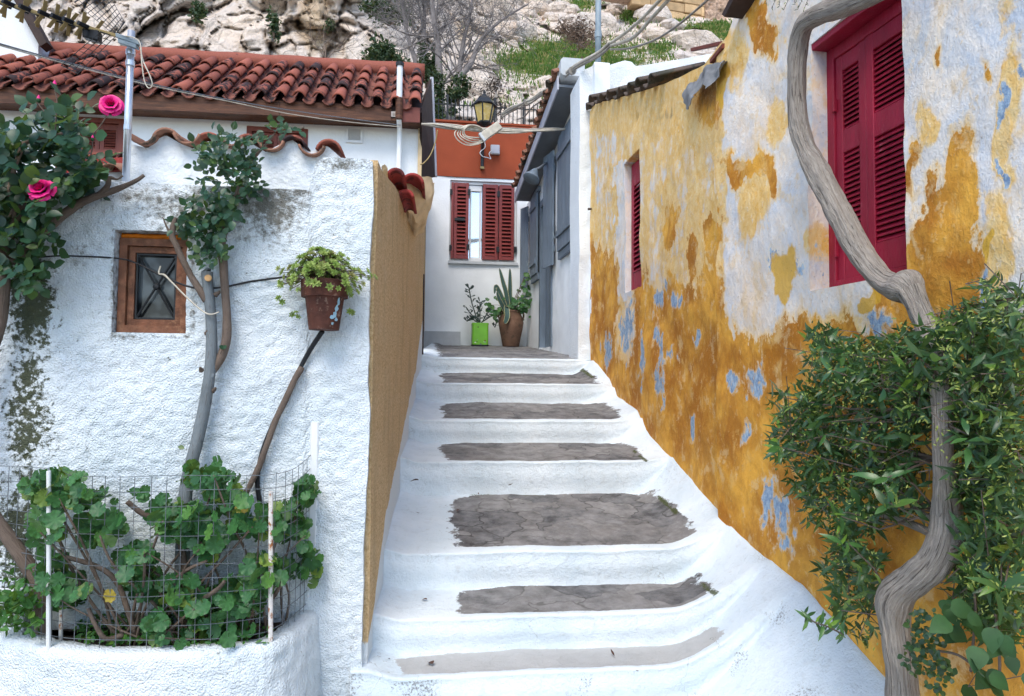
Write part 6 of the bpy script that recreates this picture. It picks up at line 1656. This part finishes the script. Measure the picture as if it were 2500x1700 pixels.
def agave_leaf(pts, w):
    """tapering channelled leaf through px points"""
    P = smooth_path([tuple(PY(x, y, LY + dy)) for x, y, dy in pts], 5); n = len(P)
    v = []; vm = []; f = []
    for i, p in enumerate(P):
        t = i / (n - 1); p = Vector(p); tg = Vector(P[min(i+1, n-1)] - P[max(i-1, 0)]).normalized()
        sd = tg.cross(Vector((.2, -1, .15))).normalized(); ww = w * (1 - t) ** .55 * (.7 + .8 * t) * s_
        nn = sd.cross(tg)
        v += [p - sd * ww + nn * ww * .25, p, p + sd * ww + nn * ww * .25]
        vm += [p - sd * ww * 1.22 + nn * ww * .3, p - sd * ww * .98 + nn * ww * .26, p + sd * ww * .98 + nn * ww * .26, p + sd * ww * 1.22 + nn * ww * .3]
    for i in range(n-1): f += [(i*3, i*3+1, i*3+4, i*3+3), (i*3+1, i*3+2, i*3+5, i*3+4)]
    l = add('leaf', mesh('leaf', v, f, M['agave'], True), ag)
    fm = []
    for i in range(n-1): fm += [(i*4, i*4+1, i*4+5, i*4+4), (i*4+2, i*4+3, i*4+7, i*4+6)]
    add('leaf_margin', mesh('leaf_margin', vm, fm, M['agave_margin'], True), l)
for pts, w in [([(1242, 770, 0), (1236, 720, -.02), (1228, 690, -.03), (1219, 655, -.04)], 6.5), ([(1246, 770, .02), (1245, 720, .02), (1245, 690, .02), (1245, 655, .02)], 6), ([(1240, 772, -.05), (1228, 735, -.09), (1216, 708, -.12), (1210, 700, -.14), (1207, 718, -.16)], 6.5),
               ([(1238, 772, -.06), (1228, 750, -.12), (1218, 730, -.16), (1213, 712, -.18)], 6), ([(1238, 765, -.1), (1236, 752, -.2), (1238, 770, -.26), (1234, 785, -.27), (1231, 789, -.27)], 7.5), ([(1248, 772, -.04), (1262, 740, -.08), (1280, 725, -.1), (1296, 726, -.12)], 5)]:
    agave_leaf(pts, w)
jg = thing('jar_geranium', 'dark leafy geranium filling the terracotta jar around the agave', 'geranium', tuple(jt))
st_ = MB()
for k in range(150):
    px, py = pick([(1208, 745, 26, 26), (1275, 735, 26, 30), (1225, 765, 30, 16), (1262, 760, 30, 22), (1285, 690, 14, 22), (1281, 672, 10, 8), (1215, 775, 12, 10), (1290, 755, 14, 20), (1240, 745, 30, 20)])
    p = PY(px, py, LY + RNG.uniform(-.2, .12))
    place('leaf', RNG.choice(GLEAF), jg, p, Vector((RNG.gauss(0, .6), -.3, -.8)), Vector((RNG.gauss(0, .5), -.8, .6 + RNG.gauss(0, .3))), RNG.uniform(.024, .045))
    if k % 4 == 0: st_.tube([jt + Vector((RNG.uniform(-.06, .06), 0, -.03)), jt.lerp(p, .6) + Vector((0, 0, .04)), p], .004, 4, False)
o = st_.build('stems', M['stem_brown'], jg); tag(o, kind='stuff')
tin = thing('green_tin', 'lime green tin can with scuffed base used as a plant pot', 'tin pot', (cx_, LY, gz))
TW, TH = 39 * s_, 56 * s_
def rbox(w, z0, z1, r, n=5):
    pts = []
    for qx, qy, a0 in ((1, 1, 0), (-1, 1, 1), (-1, -1, 2), (1, -1, 3)):
        for k in range(n):
            a = (a0 + k / (n - 1)) * math.pi / 2; pts.append((qx * (w / 2 - r) + r * math.cos(a), qy * (w / 2 - r) + r * math.sin(a)))
    return [[(cx_ + x, LY + y, z) for x, y in pts] for z in (z0, z1)]
def loft(rings, name, mat, par, cap=True):
    n = len(rings[0]); v = [p for r in rings for p in r]; f = []
    for j in range(len(rings) - 1):
        f += [(j*n+k, j*n+(k+1) % n, (j+1)*n+(k+1) % n, (j+1)*n+k) for k in range(n)]
    f += [tuple(range(n-1, -1, -1)), tuple(range((len(rings)-1)*n, len(rings)*n))]
    return add(name, mesh(name, v, f, mat), par)
a_, b_ = rbox(TW, gz + .012, gz + TH - .03, .035); c_, d_ = rbox(TW * 1.03, gz + TH - .03, gz + TH, .04)
loft([a_, b_, c_, d_], 'can', M['green_tin'], tin)
a_, b_ = rbox(TW * 1.08, gz, gz + .025, .05); loft([a_, b_], 'tray', M['black_plastic'], tin)
for k in range(11):
    u_ = cx_ + RNG.uniform(-.36, .36) * TW; z_ = gz + RNG.uniform(.03, .11) if k < 9 else gz + TH * .82; r_ = RNG.uniform(.006, .018)
    add('scuff', mesh('scuff', [(u_ + r_ * math.cos(t) * RNG.uniform(.5, 1.4), LY - TW / 2 - .002, z_ + r_ * .6 * math.sin(t) * RNG.uniform(.5, 1.3)) for t in np.linspace(0, 5.6, 9)], [tuple(range(9))], M[('grey_post', 'maroon_paint', 'black_plastic', 'white_plastic')[k % 4]]), tin)
tp_ = Vector((cx_, LY, gz + TH))
kp = thing('fleshy_plant', 'dark grey-green fleshy-leaved plant growing in the lime green tin', 'plant', tuple(tp_))
SP = blade('leaf', M['dark_fleshy'], SPOON, .25, -.2)
for pts in ([(1168, 788), (1160, 765), (1152, 740), (1147, 715), (1145, 702)], [(1172, 788), (1166, 770), (1170, 750)], [(1175, 788), (1195, 775), (1208, 770), (1212, 785), (1208, 800)], [(1166, 788), (1150, 778), (1140, 785)], [(1178, 786), (1190, 765), (1205, 752)], [(1170, 788), (1148, 765), (1138, 750)], [(1172, 788), (1172, 742), (1178, 742)]):
    dy = RNG.uniform(-.15, .1); P = [PY(x, y, LY + dy) for x, y in pts]
    tube_obj('stem', P, [.010] * len(P), M['dark_fleshy'], kp, 6, 4)
    sm = smooth_path([tuple(p) for p in P], 5)
    for i in range(2, len(sm)):
        for s in (1, -1):
            if RNG.random() < .62: place('leaf', SP, kp, sm[i], Vector((s * RNG.uniform(.3, 1), RNG.gauss(-.2, .5), RNG.uniform(-.1, .8))), Vector((0, -.6, .8)) + rvec(.3), RNG.uniform(.07, .11))
# fallen leaves on the steps
FLM = [blade('fallen_leaf', M['dry_leaf'], OVATE, .4, .3), blade('fallen_leaf', M['dry_leaf'], LANCE, .5, -.3)]
fl_bm = [(1022, 1178, 3, 'green-black curled leaf lying at the left end of the fourth step up'), (1046, 1205, 2, 'pale curled leaf near the left back corner of the deep grey landing'), (1240, 1190, 3, 'dark leaf standing against the riser behind the deep grey landing'), (1168, 1212, 2, 'dark leaf on the back edge of the grey patch of the deep landing'),
         (1705, 1588, 0, 'brown leaf on the lowest step, right end of its pale worn strip'), (1750, 1595, 0, 'thin brown leaf on the lowest step, just right of its worn strip'), (1790, 1600, 0, 'curled brown leaf at the right end of the lowest step'), (1055, 1628, 0, 'small dry leaf on the front edge of the lowest step, left of the strip'),
         (1560, 1644, 0, 'tiny dry leaf on the front edge of the lowest step, below the worn strip'), (1043, 1470, 1, 'small dark leaf on white paint at the left of the second step'), (1062, 1075, 3, 'small red-brown leaf beside the left end of the fourth step patch'), (1500, 1608, 0, 'small dark leaf in the middle of the pale strip on the lowest step'),
         (948, 1614, 0, 'small dry leaf at the far left end of the lowest step'), (1070, 1206, 2, 'brown leaf beside the pale one at the back of the deep landing'), (995, 1222, 2, 'small brown leaf by the beige wall on the deep landing'), (1025, 1258, 2, 'tan leaf on white paint left of the deep landing patch'), (1115, 1253, 2, 'reddish leaf on the left edge of the deep landing patch')]
for px, py, i, lab in fl_bm:
    yf, zf, yb, zb = prof[i]
    d_ = ray(px, py); t = np.linspace(2, 14, 3000); zz_ = CAM.z + d_.z * t; yy_ = d_.y * t
    gz_ = zf + (zb - zf) * np.clip((yy_ - yf) / (yb - yf), 0, 1)
    j = int(np.argmax(zz_ < gz_)); p = CAM + d_ * float(t[j]); p.z = float(gz_[j]) + .012
    o = place('fallen_leaf', RNG.choice(FLM), None, p, Vector((RNG.gauss(0, 1), RNG.gauss(0, 1), .1)), (0, 0, 1), RNG.uniform(.03, .05))
    tag(o, lab, 'leaf', 'dry leaves fallen on the steps')

# ------------------------------------------------------------------ old vine and shrub in the right foreground
vine = thing('old_vine', 'thick twisted grey vine trunk climbing past the crimson shutters', 'vine', tuple(FN.pt(2200, 1700, .3)))
vp = [(2206, 1850, .34, 88), (2204, 1720, .34, 84), (2200, 1640, .34, 80), (2190, 1560, .34, 78), (2184, 1500, .34, 84), (2196, 1450, .34, 88), (2240, 1412, .33, 86), (2280, 1372, .32, 84), (2305, 1320, .31, 84), (2312, 1250, .30, 76), (2308, 1180, .34, 66), (2302, 1080, .36, 60), (2298, 960, .32, 60), (2285, 860, .24, 62), (2262, 800, .21, 66), (2240, 745, .20, 66), (2222, 712, .20, 80)]
vp = [(a, b, c, w * .84) for a, b, c, w in vp]
wt('trunk', vp, vine, 'vine_bark', FN, 40, .30, .14, 10, seed=3)
vp2 = [(2232, 716, .19, 60), (2214, 700, .18, 98), (2180, 700, .17, 84), (2140, 670, .16, 70), (2093, 608, .15, 68), (2063, 547, .15, 66), (2037, 496, .15, 66), (1997, 420, .15, 64), (1962, 350, .15, 60), (1947, 278, .15, 56), (1944, 203, .15, 54), (1947, 127, .15, 56), (1962, 66, .16, 60), (1998, 36, .17, 60), (2066, 12, .18, 62), (2130, -14, .19, 58), (2230, -60, .2, 50)]
vp2 = [(a, b, c, w * .80) for a, b, c, w in vp2]
wt('trunk', vp2, vine, 'vine_bark', FN, 40, .30, .14, 10, seed=8)
wt('branch', [(2318, 900, .27, 16), (2300, 980, .28, 18), (2306, 1080, .29, 20), (2304, 1180, .30, 22)], vine, 'vine_bark', FN, 9)
wt('branch', [(2270, 1300, .28, 22), (2220, 1278, .27, 20), (2170, 1262, .24, 16), (2120, 1250, .2, 10)], vine, 'vine_bark', FN, 9)
wt('branch', [(2290, 1275, .28, 14), (2260, 1258, .28, 13), (2230, 1240, .27, 10)], vine, 'vine_bark', FN, 8)
sh = thing('glossy_shrub', 'dense glossy evergreen shrub with narrow leaves around the old vine', 'shrub', tuple(FN.pt(2250, 1700, .3)))
SL_ = [blade('leaf', M['shrub_leaf'], LANCE, .3, .35), blade('leaf', M['shrub_leaf'], LANCE, .2, .6), blade('leaf', M['shrub_leaf'], [(y, w * 1.2) for y, w in LANCE], .15, .1)]
ES = [(2008, 825, 22, 26), (2045, 815, 14, 18), (1905, 985, 16, 12), (1990, 895, 20, 18), (2190, 820, 26, 30), (2300, 800, 30, 26), (2350, 770, 30, 26), (1900, 1110, 18, 26), (2000, 1250, 26, 30), (2035, 1440, 24, 24), (2040, 1500, 30, 24), (2010, 850, 40, 50), (2070, 870, 50, 50), (2140, 880, 70, 60), (2250, 880, 90, 70), (2380, 830, 110, 70), (2440, 760, 80, 50), (2420, 720, 40, 36), (1950, 990, 60, 60), (2050, 960, 90, 70), (2180, 970, 100, 80), (2330, 980, 120, 90), (2440, 960, 80, 100), (1930, 1080, 45, 50), (2010, 1080, 90, 70), (2150, 1100, 100, 80), (2400, 1100, 120, 100), (1990, 1170, 60, 60), (2090, 1200, 90, 60), (2200, 1200, 60, 60),
      (2430, 1230, 100, 90), (2080, 1290, 70, 60), (2060, 1380, 45, 60), (2120, 1370, 36, 50), (2090, 1470, 40, 50), (2420, 1350, 90, 80), (2440, 1480, 90, 80), (2380, 1440, 40, 80), (2130, 1540, 40, 40)]
def in_vine(px, py):
    q = np.array(smooth_path([(p[0], p[1]) for p in vp], 5)); return 920 < py < 1640 and np.hypot(q[:, 0] - px, q[:, 1] - py).min() < (30 if py < 1200 else 60)
def shrub_dir(px, py):
    return Vector((RNG.gauss(-.15, .55), RNG.gauss(-.55, .45), RNG.gauss(-.05, .6)))
twigs = []; nl = 0
while nl < 295:
    px, py = pick(ES)
    if in_vine(px, py): continue
    d = RNG.uniform(.26, .50); c = FN.pt(px, py, d); ax = (shrub_dir(px, py) + Vector((0, -.2, .5))).normalized()
    twigs.append(c); n = RNG.choice((4, 5, 6)); s = RNG.uniform(.05, .088)
    o1 = ax.orthogonal().normalized(); o2 = ax.cross(o1)
    for k in range(n):
        a = 2.4 * k + RNG.uniform(-.4, .4); y = ax * RNG.uniform(.1, .9) + (o1 * math.cos(a) + o2 * math.sin(a)) * .9
        place('leaf', RNG.choice(SL_), sh, c - ax * .012 * k, y, ax + rvec(.2), s * RNG.uniform(.75, 1.15)); nl += 1
for pts in ([(1962, 1502), (1990, 1520), (2020, 1530), (2060, 1550)],):
    P = [FN.pt(x, y, .5) for x, y in pts]; tube_obj('twig', P, [.003] * 4, M['stem_brown'], sh, 5, 4)
    for p in smooth_path([tuple(q) for q in P], 4):
        for s in range(2): place('leaf', SL_[1], sh, p, Vector((RNG.gauss(-.1, .5), RNG.gauss(-.2, .3), -RNG.uniform(.2, 1) if s else .5)), Vector((-.3, -.8, .3)), RNG.uniform(.035, .055))
v = []; f = []
def add_blade(me, p, y, z, s):
    y = Vector(y).normalized(); z = Vector(z); z = (z - y * z.dot(y)); z = z.normalized() if z.length > 1e-4 else y.orthogonal().normalized(); x = y.cross(z); n0 = len(v)
    for vv in me.vertices: v.append(tuple(Vector(p) + (x * vv.co.x + y * vv.co.y + z * vv.co.z) * s))
    for q_ in me.polygons: f.append(tuple(i + n0 for i in q_.vertices))
for k in range(1650):
    px, py = pick(ES)
    if in_vine(px, py) and RNG.random() < .85: continue
    c = FN.pt(px, py, RNG.uniform(.04, .42)); ax = (shrub_dir(px, py) + Vector((0, 0, .4))).normalized(); o1 = ax.orthogonal().normalized(); o2 = ax.cross(o1); s = RNG.uniform(.032, .064)
    for j in range(RNG.choice((5, 6, 7))):
        a = 2.4 * j; add_blade(SL_[j % 2], c - ax * .01 * j + rvec(.008), ax * RNG.uniform(.1, .9) + (o1 * math.cos(a) + o2 * math.sin(a)) * .9, ax + rvec(.2), s * RNG.uniform(.7, 1.15))
tag(add('inner_foliage', mesh('inner_foliage', v, f, M['shrub_mass'], True), sh), kind='stuff')
v = []; f = []
for k in range(420):
    px, py = pick(ES); c = FN.pt(px, py, RNG.uniform(.34, .5))
    for j in range(5): add_blade(SL_[2], c + rvec(.012), rvec() + Vector((0, -.3, .4)), rvec(), RNG.uniform(.008, .016))
tag(add('flower_buds', mesh('flower_buds', v, f, M['bud_green'], True), sh), kind='stuff')
tw = MB()
tb = [FN.pt(2290, y, .26) for y in (1000, 1120, 1250)] + [FN.pt(2200, 1500, .28), FN.pt(2350, 1600, .25), FN.pt(2400, 1300, .22)]
for c in twigs:
    b = min(tb, key=lambda q: (q - c).length + RNG.uniform(0, .15)); tw.tube([b, b.lerp(c, .5) + rvec(.03), c], [.005, .0035, .002], 4, False)
for k in range(160):
    px, py = pick(ES); c = FN.pt(px, py, RNG.uniform(.1, .4)); tw.tube([c, c + rvec(.05), c + rvec(.08)], .0018, 3, False)
tag(tw.build('twigs', M['stem_brown'], sh), kind='stuff')
# climber with broad leaves at the lower right
cl = thing('broadleaf_climber', 'broad heart-leaved climber at the foot of the shrub in the lower corner', 'climber', tuple(FN.pt(2420, 1700, .4)))
HL = blade('leaf', M['vine_leaf'], HEART, .12, .2, .03)
for k in range(34):
    px, py = pick([(2330, 1520, 60, 40), (2400, 1560, 70, 50), (2460, 1640, 60, 60), (2380, 1660, 60, 40), (2300, 1500, 40, 40), (2470, 1540, 40, 50)])
    place('leaf', HL, cl, FN.pt(px, py, RNG.uniform(.4, .6)), Vector((RNG.gauss(0, .7), -.4, RNG.gauss(-.5, .4))), Vector((RNG.gauss(-.2, .4), -.8, .6)), RNG.uniform(.035, .065))
for pts in ([(2370, 1640), (2375, 1580), (2382, 1500), (2378, 1440)], [(2290, 1590), (2340, 1600), (2400, 1640), (2450, 1650)], [(2440, 1690), (2440, 1600), (2430, 1500)]):
    tube_obj('stem', [FN.pt(x, y, .4) for x, y in pts], [.004] * len(pts), M['stem_brown'], cl, 5, 4)
v = []; f = []
for k in range(240):
    px, py = pick([(2260, 1560, 50, 80), (2230, 1610, 30, 40), (2290, 1650, 40, 40), (2240, 1520, 20, 30)]); add_blade(ROSE[0], FN.pt(px, py, RNG.uniform(.38, .48)), rvec(), Vector((-.3, -.7, .6)) + rvec(.3), RNG.uniform(.014, .024))
tag(add('fine_foliage', mesh('fine_foliage', v, f, M['rose_leaf_mass'], True), cl), kind='stuff')
# thin hanging twig at the top
mb = MB(); v = []; f = []
for k in range(7):
    a = FN.pt(1880 + k * 16, -20, .1); b = FN.pt(1876 + k * 14 + RNG.uniform(-10, 10), RNG.uniform(12, 34), .12); mb.tube([a, a.lerp(b, .5) + rvec(.01), b], .0015, 3)
    for t in np.linspace(.3, 1, 6): add_blade(SL_[0], a.lerp(b, t), rvec() + Vector((0, 0, -.6)), (0, -1, .2), .016)
hs = thing('hanging_sprig', 'thin feathery green sprigs hanging at the top edge above the vine', 'sprig', tuple(FN.pt(1930, -20, .1)))
tag(mb.build('twigs', M['stem_brown'], hs), kind='stuff'); tag(add('foliage', mesh('foliage', v, f, M['shrub_mass']), hs), kind='stuff')
